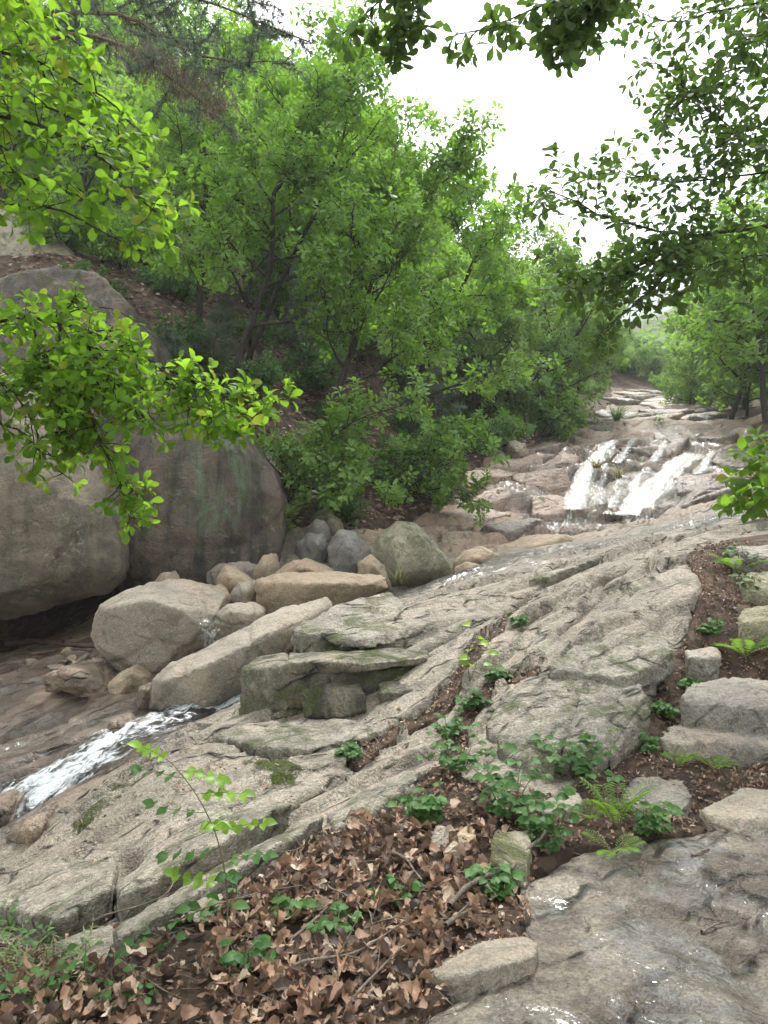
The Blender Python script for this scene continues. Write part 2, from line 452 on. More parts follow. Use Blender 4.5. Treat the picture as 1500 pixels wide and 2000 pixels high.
M['dry_grass'] = leaf_mat('dry_grass_blade', (0.20, 0.16, 0.07), (0.34, 0.30, 0.14), (0.3, 0.26, 0.1), 0.3)
M['dead'] = dead_leaf_mat()
M['stream'] = water_mat('stream_water', 0.34, 0.66, (1, 2.4, 1), rot=-0.75, bump=0.04, bs=9, foam_detail=5)
M['film'] = water_mat('running_film_water', 0.40, 0.85, (1, 5, 1), rot=-0.36, bump=0.04, bs=5, rough=0.12, foam_detail=5)
M['film_falls'] = water_mat('cascading_film_water', 0.42, 0.85, (1, 5, 1), rot=-1.15, bump=0.05, bs=4, rough=0.15, foam_detail=5, gloss=0.7)
M['fall'] = water_mat('falling_water', 0.22, 0.85, (10, 10, 0.6), bump=0.03, bs=3.2, rough=0.15, foam_detail=5, gloss=0.25, white=(0.50, 0.53, 0.55))
# ------------------------------------------------------------------ terrain
CTRL = [  # (photo x, photo y, distance) of surveyed ground points
 # wet trail rock
 (1500,2000,2.2),(1200,2000,2.2),(950,2000,2.18),(1500,1830,2.7),(1150,1830,2.65),(1500,1690,3.15),(1300,1650,3.35),(1100,1730,3.0),(1000,1820,2.7),
 (2200,1900,2.4),(2200,1650,3.4),
 # leaf bank
 (500,1980,2.42),(100,1980,2.55),(-300,1950,2.75),(300,1850,2.9),(480,1780,3.1),(700,1730,3.2),(850,1850,2.65),(640,1640,3.65),(800,1620,3.6),(950,1620,3.55),(1060,1600,3.62),
 (850,1510,4.2),(930,1540,3.95),(1010,1550,3.9),(1100,1560,3.85),(1190,1535,4.12),(1250,1445,4.72),(1300,1375,5.12),(1320,1322,5.42),(1280,1605,3.7),(1400,1505,4.36),(1390,1180,6.1),(1400,1110,6.9),(1440,1060,7.6),
 (1460,1512,4.33),(1480,1437,4.83),(1480,1335,5.45),(1500,1262,5.72),(1500,1185,6.22),(1700,1150,6.1),(1700,1400,4.6),(1800,1000,8.5),(1600,1600,3.6),
 # low slab, left
 (50,1720,4.35),(0,1790,3.95),(200,1600,4.6),(300,1490,5.15),(400,1430,5.6),(470,1400,5.85),(560,1405,5.6),(550,1500,4.7),(700,1400,5.5),(800,1430,5.1),(400,1640,3.95),(250,1770,3.4),(100,1850,3.25),(600,1560,4.25),(700,1500,4.6),
 # upper slab
 (1020,1490,4.25),(1100,1400,4.75),(1000,1380,5.0),(1200,1330,5.05),(900,1330,5.5),(1240,1250,5.5),(1260,1180,6.05),(1310,1110,6.9),(1390,1060,7.9),(1500,1000,9.6),
 (1000,1250,6.1),(900,1230,6.5),(1000,1180,7.2),(1100,1110,8.2),(900,1150,8.0),(780,1180,7.6),(680,1210,7.2),(760,1240,6.6),(850,1270,6.2),(1000,1105,9.0),(1200,1080,8.6),
 # water sheet over the slab's back
 (1500,985,11.2),(1400,1005,11.0),(1250,1042,11.2),(1100,1070,11.2),(950,1098,10.6),(870,1130,9.6),(1000,1068,12.2),(1080,1050,13.0),
 # boulder channel behind the slab
 (760,1175,9.3),(640,1215,8.4),(560,1265,7.9),(840,1140,11.2),(720,1135,11.2),(600,1135,11.0),(470,1180,9.4),(400,1215,9.0),(330,1165,10.5),(520,1120,11.2),
 # stream bed
 (450,1372,7.2),(380,1392,7.0),(250,1435,6.5),(100,1510,5.95),(0,1590,5.5),(-150,1660,5.2),(0,1420,7.4),(100,1370,7.7),(200,1330,8.0),(0,1300,9.0),(100,1262,9.8),(-200,1300,9.5),(-300,1450,7.0),(0,1230,11.5),(200,1200,11.0),
 (40,1660,4.85),
 # waterfall steps
 (1050,1022,15.8),(1150,1020,15.5),(900,1052,14.0),(820,1060,13.8),(1130,985,17.2),(1230,1000,16.4),(1350,985,15.0),(1430,960,15.0),(1190,872,19.3),(1130,880,19.6),(1340,902,18.6),(1420,910,18.6),(1260,930,17.9),(1330,852,21.5),(1240,850,21.5),(1450,835,24),(1180,832,25),(1300,820,25),
 (960,955,17.0),(920,1000,15.8),(1000,905,19.0),(1050,872,21),(1060,940,17.6),
 (1250,785,37),(1330,795,34),(1215,762,46),(1300,775,42),(1400,800,33),
 # hillside, left and behind
 (560,985,12.8),(700,990,14.0),(800,975,15.6),(880,930,18.0),(620,700,20.5),(700,610,25),(450,660,17.5),(330,600,16),(100,520,15.5),(-200,520,15),(380,440,25),(150,450,21),(-300,400,22),(950,870,24),(900,720,31),(800,800,24),(1080,810,30),(1120,770,40),(1010,700,45),
 (1150,720,62),(1220,720,75),(900,560,60),(600,380,48),(200,250,45),(-400,250,40),
 # right bank
 (1500,940,12.5),(1700,900,12.5),(1520,820,22),(1480,800,30),(1750,760,25),(1400,770,48),(1600,740,48),(2100,850,12),
]
HILL = [  # far ground, x y z
 (-60,60,45),(-30,90,52),(0,100,34),(20,110,18),(40,110,22),(70,110,40),(12,80,12),(30,70,17),(50,60,32),(-80,30,48),(-40,20,26),(-20,12,12),(-12,6,2.5),(-6,5,-0.6),(-6,2.5,-0.5),(-14,1,-0.8),
 (14,4,2.2),(10,2,1.0),(25,10,9),(40,25,22),(-30,-10,0),(30,-10,3),(0,-12,0.5),(-100,110,75),(100,110,70),(22,140,22),(-10,140,52),(70,140,45),(3,0.5,0.13),(-1,0.5,0.0),(100,-10,20),(-100,-10,20)]
cp = np.array([P(*c) for c in CTRL])
cp = np.concatenate([cp, np.array(HILL, float)])
def _warp(x, y):      # far points count less, so that near detail stays crisp
    return x, y
RB_C = 0.12
_d = np.hypot(cp[:, None, 0] - cp[None, :, 0], cp[:, None, 1] - cp[None, :, 1])
_A = np.sqrt(_d ** 2 + RB_C ** 2)
_n = len(cp)
_M = np.zeros((_n + 3, _n + 3))
_M[:_n, :_n] = -_A - 0.004 * np.eye(_n)
_M[:_n, _n] = 1; _M[:_n, _n + 1:] = cp[:, :2]
_M[_n, :_n] = 1; _M[_n + 1:, :_n] = cp[:, :2].T
_w = np.linalg.solve(_M, np.concatenate([cp[:, 2], np.zeros(3)]))
def H0(x, y):
    x = np.asarray(x, float).ravel(); y = np.asarray(y, float).ravel()
    r = _w[_n] + _w[_n + 1] * x + _w[_n + 2] * y
    for k in range(_n):
        r = r - _w[k] * np.sqrt((x - cp[k, 0]) ** 2 + (y - cp[k, 1]) ** 2 + RB_C ** 2)
    return r

def axis(parts):
    out = []
    for a, b, s in parts:
        n = max(1, int(round((b - a) / s)))
        out.append(a + (b - a) * np.arange(n) / n)
    out.append([parts[-1][1]])
    return np.concatenate(out)
GX = axis([(-140, -40, 9), (-40, -14, 1.3), (-14, -5.5, 0.22), (-5.5, -3, 0.06), (-3, 3, 0.03), (3, 6, 0.05), (6, 14, 0.12), (14, 40, 1.0), (40, 140, 9)])
GY = axis([(-14, 0, 2.0), (0, 1.8, 0.2), (1.8, 7.2, 0.03), (7.2, 11, 0.045), (11, 22, 0.085), (22, 48, 0.4), (48, 150, 3.0)])
XX, YY = np.meshgrid(GX, GY)
XF, YF = XX.ravel(), YY.ravel()
ZB = H0(XF, YF)                                # broad ground shape
def lookup(Z, x, y):
    x = np.asarray(x, float); y = np.asarray(y, float)
    i = np.clip(np.searchsorted(GX, x) - 1, 0, len(GX) - 2); j = np.clip(np.searchsorted(GY, y) - 1, 0, len(GY) - 2)
    tx = np.clip((x - GX[i]) / (GX[i + 1] - GX[i]), 0, 1); ty = np.clip((y - GY[j]) / (GY[j + 1] - GY[j]), 0, 1)
    Zg = Z.reshape(len(GY), len(GX))
    return (Zg[j, i] * (1 - tx) * (1 - ty) + Zg[j, i + 1] * tx * (1 - ty) + Zg[j + 1, i] * (1 - tx) * ty + Zg[j + 1, i + 1] * tx * ty)
_dd = 1.6 * (150 / 1.6) ** (np.arange(2600) / 2599)
def hit(px, py, Z=None, dmin=0.0):
    """where the sight line through a photo pixel meets the ground"""
    p = np.array([P(px, py, d) for d in (1.0,)])[0] - np.array([0, 0, CZ])
    x, y, z = p[0] * _dd, _dd, CZ + p[2] * _dd
    below = (z <= lookup(ZB if Z is None else Z, x, y)) & (_dd > dmin)
    k = int(np.argmax(below)) if below.any() else len(_dd) - 1
    return np.array([x[k], y[k], z[k]])

PXF, PYF = proj(XF, YF, ZB)
# --- where soil and leaf litter cover the rock
SOIL_NEAR = [(-400,1840),(-60,1835),(90,1865),(215,1895),(300,1850),(450,1770),(560,1690),(640,1625),(800,1575),(845,1490),(930,1530),(1000,1545),(1090,1560),(1180,1500),(1262,1400),(1300,1300),(1335,1250),(1370,1150),(1335,1085),(1420,1055),(1510,1045),(2600,1000),(2600,1590),(1500,1600),(1310,1640),(1130,1660),(1010,1720),(1035,1850),(820,1990),(780,2300),(-400,2300)]
SEAM = [hit(*q)[:2] for q in [(700,1480),(770,1420),(860,1375),(905,1310),(940,1260),(1010,1195)]]
SEAM2 = [hit(*q)[:2] for q in [(880,1480),(905,1400),(960,1330),(1040,1310)]]
HILL_L = [(-60,9.6),(-6.0,10.2),(-2.2,11.9),(-0.6,12.9),(0.3,14.4),(1.0,15.8),(2.0,18.0),(3.0,20.5),(4.6,23),(7.4,27),(10.4,35),(13.2,44),(16.4,56),(17,149),(-139,149),(-139,9.6)]
HILL_R = [(6.2,10.6),(6.3,12.5),(7.6,15),(9.4,18),(10.9,22),(12.2,25),(13.2,30),(14.2,36),(15.6,44),(16.6,56),(17,149),(139,149),(139,-13),(6.2,-13),(6.0,8)]
near = (YF < 9.0)
soil = (in_poly(PXF, PYF, SOIL_NEAR) & near & (YF > 1.5)) | (YF <= 1.5) & (XF < 0.4)
soil |= in_poly(XF, YF, HILL_L) | in_poly(XF, YF, HILL_R)
soil_f = soil.astype(float)
def blur(a, n=2):
    a = a.reshape(len(GY), len(GX))
    for _ in range(n):
        a = (a + np.roll(a, 1, 0) + np.roll(a, -1, 0) + np.roll(a, 1, 1) + np.roll(a, -1, 1)) / 5
    return a.ravel()
soil_f = blur(soil_f, 6)
ds, ts = seg_dist(XF, YF, SEAM)
ds2, _ = seg_dist(XF, YF, SEAM2)
seam = np.maximum(smooth01(0.12, 0.03, ds + 0.06 * fbm(xy0(XF * 4, YF * 4), 3)) * 0.95, smooth01(0.10, 0.03, ds2 + 0.06 * fbm(xy0(XF * 4, YF * 4, 3), 3)) * 0.9)
soil_f = np.maximum(soil_f, seam)
soil_f = np.clip(soil_f + 0.35 * (soil_f * (1 - soil_f) * 4) * fbm(xy0(XF * 3, YF * 3, 5), 4), 0, 1)

# --- bedrock relief
cs, sn = math.cos(STRIKE), math.sin(STRIKE)
U, V_ = XF * cs + YF * sn, -XF * sn + YF * cs
fade_far = smooth01(60, 25, YF)
det = 0.075 * fbm(xy0(XF * 0.9, YF * 0.9), 5) + 0.02 * fbm(xy0(XF * 5, YF * 5, 2), 4)
s_ = V_ / 0.47 + 0.55 * fbm(xy0(U * 0.28, V_ * 0.6, 7), 3) + 0.10 * fbm(xy0(U * 2.5, V_ * 2.5, 7), 3)
fr = s_ - np.floor(s_)
lam = 0.10 * smooth01(-0.15, 0.35, fbm(xy0(U * 0.6, V_ * 1.6, 1), 3)) + 0.008
det += lam * (0.5 - np.clip(fr / 0.93, 0, 1)) * np.where(fr > 0.93, 1, 1) + lam * smooth01(0.93, 1.0, fr)
s2 = V_ / 0.12 + 0.8 * fbm(xy0(U * 0.5, V_ * 1.2, 9), 3)
f2 = s2 - np.floor(s2)
det += 0.022 * smooth01(0.0, 0.4, fbm(xy0(U * 1.1, V_ * 2.4, 4), 3)) * (0.5 - f2)
# smooth whale-back of the low slab
lowslab = smooth01(0.9, 0.2, np.abs(V_ - 0)) * 0
wpx, wpy = PXF, PYF
# blocky fractured rock round the falls and on the slab's upper right
wx, wy = XF + 0.10 * fbm(xy0(XF, YF, 11), 3), YF + 0.10 * fbm(xy0(XF, YF, 15), 3)
cid, ce, ox, oy = cells((wx * cs + wy * sn) / 1.7, (-wx * sn + wy * cs) / 0.75, 5)
h1 = (_perm[cid] / 255.0 - 0.5); h2 = (_perm[cid + 40] / 255.0 - 0.5); h3 = (_perm[cid + 80] / 255.0 - 0.5)
blocky = 0.75 * h1 * 0.6 + 0.35 * h2 * ox + 0.6 * h3 * oy - 0.22 * smooth01(0.10, 0.0, ce)
falls = smooth01(12.6, 14.2, YF) * smooth01(30, 24, YF)
cid2, ce2, ox2, oy2 = cells((wx * cs + wy * sn) / 0.6, (-wx * sn + wy * cs) / 0.3, 9)
k1 = (_perm[cid2] / 255.0 - 0.5); k2 = (_perm[cid2 + 60] / 255.0 - 0.5)
blocky2 = 0.22 * k1 + 0.25 * k2 * oy2 - 0.06 * smooth01(0.12, 0, ce2)
tz = (ZB + 0.9 * fbm(xy0(XF * 0.35, YF * 0.35, 21), 4) + 0.45 * h1 + 0.10 * XF) / 0.62
tf = tz - np.floor(tz)
terr = 0.62 * (np.floor(tz) + smooth01(0.55, 0.95, tf) + 0.25 * tf) / 1.25 - ZB * 1.0
terr = 0.62 * (smooth01(0.58, 0.95, tf) - tf)
det += falls * (0.85 * terr + 0.10 * h1 + 0.10 * h2 * ox - 0.10 * smooth01(0.10, 0.0, ce) + 0.22 * blocky2 + 0.05 * fbm(xy0(U * 1.2, V_ * 4, 31), 4))
upper = smooth01(18, 24, YF) * fade_far
det += upper * 0.25 * fbm(xy0(XF * 0.5, YF * 0.5, 3), 4)
# fractured corner of the slab, near the steps
slab_break = smooth01(12.5, 11, YF) * (0.30 + 0.70 * smooth01(5.0, 6.0, YF) * smooth01(9.6, 8.4, YF) * smooth01(0.2, 1.4, XF)) * (YF > 2.6)
cid3, ce3, ox3, oy3 = cells((wx * cs + wy * sn) / 1.15 + 3.3, (-wx * sn + wy * cs) / 0.36, 21)
b1 = (_perm[cid3] / 255.0 - 0.5); b2 = (_perm[cid3 + 30] / 255.0 - 0.5); b3 = (_perm[cid3 + 70] / 255.0 - 0.5)
det += slab_break * (0.10 * b1 + 0.10 * b2 * ox3 + 0.16 * b3 * oy3 - 0.035 * smooth01(0.05, 0.0, ce3))
# surveyed cracks: photo polyline, half width, depth
CRACKS = [
 ([(790,1290),(900,1235),(1010,1180),(1060,1135)],0.035,0.10), ([(1030,1215),(1110,1160),(1250,1110),(1310,1085)],0.03,0.09),
 ([(1090,1240),(1150,1180),(1200,1120)],0.025,0.07), ([(1145,1125),(1160,1155),(1130,1190)],0.025,0.06), ([(1265,1080),(1275,1110),(1262,1130)],0.03,0.10),
 ([(600,1400),(760,1330),(900,1260)],0.02,0.05), ([(640,1215),(760,1185),(860,1150)],0.025,0.05), ([(610,1225),(720,1205),(880,1180)],0.02,0.05),
 ([(220,1745),(330,1690),(470,1600),(620,1545),(720,1480)],0.03,0.10), ([(210,1800),(330,1730),(430,1680),(560,1600)],0.045,0.16), ([(120,1830),(240,1740),(260,1650)],0.035,0.10),
 ([(130,1640),(240,1550),(300,1500)],0.02,0.05), ([(420,1440),(520,1470),(590,1500)],0.02,0.05), ([(410,1440),(480,1455),(560,1450)],0.025,0.06),
 ([(960,1440),(1050,1370),(1110,1330)],0.022,0.08), ([(1180,1480),(1215,1410),(1250,1370)],0.02,0.06), ([(930,1420),(1010,1350)],0.02,0.07),
 ([(300,1560),(420,1500),(520,1440)],0.012,0.02), ([(650,1620),(760,1560),(840,1500)],0.02,0.06), ([(1240,1340),(1260,1280),(1270,1240)],0.02,0.05),
 ([(1060,1900),(1250,1830),(1500,1790)],0.012,0.02), ([(1100,1800),(1300,1740),(1420,1760)],0.012,0.018), ([(1200,1960),(1350,1900),(1500,1930)],0.015,0.025)]
for poly, w, dp in CRACKS:
    pl = [hit(*q)[:2] for q in poly]
    m = (XF > min(p[0] for p in pl) - 0.4) & (XF < max(p[0] for p in pl) + 0.4) & (YF > min(p[1] for p in pl) - 0.4) & (YF < max(p[1] for p in pl) + 0.4)
    xs, ys = XF[m], YF[m]
    jx, jy = xs + 0.05 * fbm(xy0(xs * 5, ys * 5), 3), ys + 0.05 * fbm(xy0(xs * 5, ys * 5, 8), 3)
    d, t = seg_dist(jx, jy, pl)
    g = np.exp(-(d / (1.15 * w)) ** 2) * smooth01(0, 0.15, t) * smooth01(1, 0.85, t)
    # one lip of a crack stands proud
    det[m] -= 1.5 * dp * g
# wet trail rock: gentle pocked sheet
trail = (in_poly(PXF, PYF, [(980,1900),(1035,1720),(1130,1660),(1310,1635),(2600,1560),(2600,2600),(700,2600)])) & (YF < 4.0)
trail_f = blur(trail.astype(float), 6)
tdet = 0.020 * fbm(xy0(XF * 2.2, YF * 2.2), 4) + 0.018 * fbm(xy0(XF * 11, YF * 11, 3), 4) + 0.010 * np.abs(fbm(xy0(XF * 30, YF * 30, 5), 3))
det = det * (1 - trail_f) + tdet * trail_f
channel = smooth01(8.0, 8.6, YF) * smooth01(12.6, 11.5, YF) * smooth01(0.8, 0.0, XF)
ZR = ZB + det * smooth01(150, 60, YF)
# stream bed sinks where the water runs
STREAM = [hit(*q)[:2] for q in [(478,1352),(420,1378),(330,1402),(230,1440),(150,1500),(60,1550),(-60,1610),(-260,1680)]]
dst, tst = seg_dist(XF, YF, STREAM)
ZR -= 0.09 * np.exp(-(dst / 0.33) ** 2)
ZS = ZB + 0.035 * fbm(xy0(XF * 2.3, YF * 2.3, 6), 5) + 0.25 * smooth01(10, 20, YF) * fbm(xy0(XF * 0.5, YF * 0.5, 6), 4)
ZR_vis = ZR - 0.30 * smooth01(0.45, 0.8, soil_f) * (YF < 200)
ZS_vis = ZS - 0.05 * seam - 0.30 * (1 - smooth01(0.25, 0.55, soil_f)) + 0.012
ZTOP = np.maximum(ZR_vis, ZS_vis)              # walkable surface for placing things

# wetness and moss on the bedrock (their own shapes)
wet = np.clip(trail_f * smooth01(850, 1080, PXF + 0.4 * (PYF - 1800)) + np.exp(-(dst / 0.55) ** 2), 0, 1)
WETP = [hit(*q)[:2] for q in [(1500,987),(1400,1010),(1250,1045),(1100,1073),(960,1100),(860,1140)]]
dw_, _ = seg_dist(XF, YF, WETP)
wet = np.maximum(wet, np.exp(-(dw_ / 0.9) ** 2) * (YF > 8.5))
wet = np.maximum(wet, smooth01(12.5, 14, YF) * smooth01(24, 20, YF) * smooth01(2.0, 3.6, XF) * 0.95)
wet = np.maximum(wet, 0.9 * ((XF < -1.6) & (YF > 5.4) & (YF < 9.6) & (PXF < 330)))
moss = np.zeros_like(XF)
def moss_blob(poly, a=1.0, soft=0.05):
    global moss
    pl = [hit(*q)[:2] for q in poly]
    m = in_poly(XF, YF, pl).astype(float)
    moss = np.maximum(moss, blur(m, 9) * a * 0.75)
moss_blob([(470,1470),(510,1468),(590,1500),(585,1530),(560,1540),(520,1520),(475,1495)])
moss_blob([(120,1640),(165,1590),(225,1540),(250,1518),(262,1524),(220,1565),(150,1630)], 0.9)
moss_blob([(640,1610),(700,1570),(710,1578),(660,1620)], 0.6)
moss_blob([(30,1720),(60,1680),(70,1690),(45,1725)], 0.7)
moss_blob([(205,1640),(240,1600),(245,1610),(220,1645)], 0.6)

warmth = np.clip(smooth01(11.5, 13.5, YF) * (1 - .6 * smooth01(22, 26, YF)) + 0.7 * smooth01(7.0, 8.0, YF) * (XF < -1.5) + 0.6 * smooth01(-1.6, -2.2, XF) * (YF > 5.2), 0, 1)
def sub_grid(mask_v, Z, name, attrs):
    """the part of the survey grid where mask_v holds, as its own sheet"""
    nx, ny = len(GX), len(GY)
    F = grid_faces(nx, ny)
    keep = mask_v[F].any(1)
    F = F[keep]
    used = np.unique(F)
    remap = np.full(nx * ny, -1); remap[used] = np.arange(len(used))
    V = np.stack([XF[used], YF[used], Z[used]], 1)
    return mk_mesh(name, V, remap[F], {k: a[used] for k, a in attrs.items()})
ground = obj('ground', sub_grid(soil_f > 0.12, ZS_vis, 'ground', {}), M['soil'], kind='structure')
bedrock = obj('bedrock', sub_grid(soil_f < 0.93, ZR_vis, 'bedrock', {'wet': wet, 'moss': moss, 'warm': warmth}), M['slab'], kind='structure')

# ------------------------------------------------------------------ rocks: faceted hulls, weathered
_DG = None
def hull_bm(bm, pts):
    vs = [bm.verts.new(Vector(p)) for p in pts]
    r = bmesh.ops.convex_hull(bm, input=vs)
    dead = [g for g in r.get('geom_interior', []) if isinstance(g, bmesh.types.BMVert) and g.is_valid]
    if dead: bmesh.ops.delete(bm, geom=dead, context='VERTS')

def rock_mesh(name, hulls, vox, sm=6, amp=0.02, freq=2.0, fine=0.25, facet=0.0, strata=0.0, streak=None):
    bm = bmesh.new()
    for h in hulls: hull_bm(bm, h)
    me = bpy.data.meshes.new(name); bm.to_mesh(me); bm.free()
    o = bpy.data.objects.new('tmp', me); COL.objects.link(o)
    r = o.modifiers.new('r', 'REMESH'); r.mode = 'VOXEL'; r.voxel_size = vox
    s = o.modifiers.new('s', 'SMOOTH'); s.factor = 0.5; s.iterations = sm
    bpy.context.view_layer.update()
    ev = o.evaluated_get(bpy.context.evaluated_depsgraph_get())
    m2 = bpy.data.meshes.new_from_object(ev)
    bpy.data.objects.remove(o); bpy.data.meshes.remove(me)
    n = len(m2.vertices)
    co = np.empty(n * 3, np.float32); m2.vertices.foreach_get('co', co); co = co.reshape(-1, 3).astype(float)
    nr = np.empty(n * 3, np.float32); m2.vertices.foreach_get('normal', nr); nr = nr.reshape(-1, 3)
    d = amp * (fbm(co * freq, 5, 0.52) + fine * fbm(co * freq * 6 + 3, 4))
    if facet:
        c1, e1, a1, b1_ = cells((co[:, 0] + 0.3 * co[:, 1]) * freq * 0.8, (co[:, 2] - 0.4 * co[:, 1]) * freq * 0.8, 3)
        d += facet * ((_perm[c1] / 255 - 0.5) * 0.6 - 0.5 * smooth01(0.12, 0, e1))
    if strata:
        q = -co[:, 0] * sn + co[:, 1] * cs + 1.2 * co[:, 2]
        s5 = q / 0.16 + 1.2 * fbm(co * 1.3, 3)
        d += strata * ((s5 - np.floor(s5)) - 0.5)
    co = co + nr * d[:, None]
    m2.vertices.foreach_set('co', co.astype(np.float32).ravel())
    if streak is not None:
        at = m2.attributes.new('streak', 'FLOAT', 'POINT')
        at.data.foreach_set('value', streak(co).astype(np.float32))
    m2.polygons.foreach_set('use_smooth', np.ones(len(m2.polygons), bool))
    m2.update(); m2.name = name
    m2.materials.clear()
    return m2

def outline_hull(out, d, T, front=(), back=0.8, sink=0.0):
    """outline at distance d (or own distance per point), a smaller back T behind, front points standing towards the viewer"""
    pts = []
    o3 = [P(q[0], q[1], d + (q[2] if len(q) > 2 else 0)) for q in out]
    c = np.mean(o3, 0)
    pts += o3
    for p in o3:
        b = c + (p - c) * back; b[1] += T
        pts.append(b)
    for q in front: pts.append(P(q[0], q[1], d + q[2]))
    if sink:
        lo = min(p[2] for p in pts)
        for p in list(pts):
            if p[2] < lo + 0.25: pts.append(p - np.array([0, 0, sink]))
    return pts

def boulder(label, hulls, mat, vox=0.04, name='boulder', cat='boulder', group=None, parent=None, **kw):
    me = rock_mesh(name, hulls, vox, **kw)
    if parent is not None: return obj(name, me, M[mat], parent)
    # origin at the base
    o = obj(name, me, M[mat], label=label, category=cat)
    co = np.empty(len(me.vertices) * 3, np.float32); me.vertices.foreach_get('co', co); co = co.reshape(-1, 3)
    b = np.array([co[:, 0].mean(), co[:, 1].mean(), co[:, 2].min()])
    me.vertices.foreach_set('co', (co - b).astype(np.float32).ravel()); me.update()
    o.location = b
    if group: o['group'] = group
    return o
OH = outline_hull
# --- ledges and broken plates of the bedrock (pieces of the slab)
def from_pts(*pts): return [P(*q) for q in pts]
def grounded(pts, sink=0.10, lift=0.0):
    """move the stone along the sight line until its lowest edge meets the ground, and bed it in"""
    b = max(pts, key=lambda q: q[1])
    k = hit(b[0], b[1] - 4, ZTOP)[1] / b[2]
    o = [P(q[0], q[1], q[2] * k) for q in pts]
    lo = min(p[2] for p in o)
    o = [p + np.array([0, 0, lift]) for p in o]; lo += lift
    return o + [p - np.array([0, 0, sink + lift]) for p in o if p[2] < lo + .12]
def piece(name, pts, mat='block', vox=0.022, lift=0.0, **kw):
    k = dict(sm=1, amp=0.022, freq=3.0, facet=0.015, strata=0.014); k.update(kw)
    return boulder('', [[p + np.array([0, 0, lift]) for p in from_pts(*pts)]], mat, vox, name=name, parent=bedrock, **k)
# the dark ledge: recessed mossy face, jutting top plates, a lower step
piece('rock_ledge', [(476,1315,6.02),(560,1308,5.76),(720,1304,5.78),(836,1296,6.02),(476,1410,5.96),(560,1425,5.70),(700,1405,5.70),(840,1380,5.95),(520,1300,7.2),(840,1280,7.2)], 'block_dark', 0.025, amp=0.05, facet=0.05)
piece('rock_ledge', [(468,1306,5.98),(498,1284,6.5),(560,1272,6.6),(566,1298,5.78),(520,1306,5.8),(466,1400,5.9),(520,1412,5.72),(562,1405,5.7),(560,1300,6.6)], 'block_mossy', 0.022, facet=0.03)
piece('rock_plate', [(560,1296,5.72),(566,1274,6.5),(690,1262,6.65),(835,1252,6.7),(838,1284,5.95),(720,1296,5.68),(610,1292,5.62),(562,1316,5.74),(720,1313,5.7),(838,1301,5.97)], 'block_mossy', 0.02, facet=0.02)
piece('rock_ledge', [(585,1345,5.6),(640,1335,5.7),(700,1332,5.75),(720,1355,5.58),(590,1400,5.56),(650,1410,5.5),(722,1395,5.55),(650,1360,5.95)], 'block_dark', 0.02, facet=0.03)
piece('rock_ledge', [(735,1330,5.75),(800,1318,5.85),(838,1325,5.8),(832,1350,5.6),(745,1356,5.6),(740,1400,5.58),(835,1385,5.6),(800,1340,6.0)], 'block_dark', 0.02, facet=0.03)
piece('rock_ledge', [(568,1237,6.55),(650,1192,7.1),(760,1158,7.7),(800,1190,7.2),(720,1240,6.5),(650,1250,6.4),(568,1290,6.5),(640,1295,6.35),(720,1285,6.4),(760,1200,8.2),(600,1240,7.4)], 'block', 0.025, facet=0.03, lift=0.03)
piece('rock_plate', [(620,1232,6.45),(680,1215,6.8),(790,1205,6.9),(800,1228,6.5),(700,1246,6.25),(640,1262,6.3),(720,1270,6.2),(800,1250,6.4)], 'block', 0.022, facet=0.02)
# broken plates beside the steps
piece('rock_plate', [(1066,1318,5.15),(1120,1275,5.45),(1190,1248,5.65),(1300,1258,5.5),(1316,1288,5.25),(1225,1340,4.95),(1066,1350,5.1),(1225,1380,4.95),(1316,1335,5.2),(1190,1290,5.9)], lift=0.06)
piece('rock_plate', [(945,1432,4.72),(1010,1345,5.15),(1075,1328,5.2),(1130,1335,5.12),(1135,1400,4.75),(1080,1515,4.1),(1000,1500,4.2),(945,1490,4.68),(1000,1580,4.2),(1080,1590,4.08),(1135,1450,4.8),(1075,1370,5.4)], lift=0.06)
piece('rock_plate', [(1142,1398,4.75),(1136,1336,5.1),(1250,1350,4.98),(1264,1370,4.85),(1188,1485,4.3),(1090,1512,4.12),(1095,1585,4.1),(1190,1565,4.28),(1270,1440,4.8),(1140,1370,5.3)], lift=0.05)
piece('rock_block', [(1318,1150,6.65),(1335,1112,7.05),(1385,1105,7.05),(1400,1130,6.8),(1396,1175,6.45),(1360,1195,6.25),(1322,1180,6.4),(1325,1230,6.35),(1362,1240,6.2),(1400,1215,6.4),(1385,1140,7.3)], lift=0.04)
piece('rock_block', [(1312,1088,7.55),(1350,1075,7.8),(1400,1078,7.75),(1405,1095,7.5),(1360,1105,7.2),(1318,1112,7.25),(1318,1150,7.2),(1400,1140,7.3),(1400,1100,8.0)], lift=0.04)
piece('rock_block', [(1400,1042,8.6),(1500,1010,9.4),(1560,1015,9.2),(1560,1045,8.4),(1450,1062,8.0),(1400,1068,8.1),(1410,1110,8.0),(1560,1100,8.2),(1500,1060,9.6)], vox=0.03)
piece('rock_plate', [(1185,1480,4.32),(1245,1385,4.78),(1272,1375,4.85),(1262,1410,4.72),(1200,1490,4.28),(1190,1550,4.25),(1270,1460,4.72),(1240,1420,5.0)], lift=0.04)
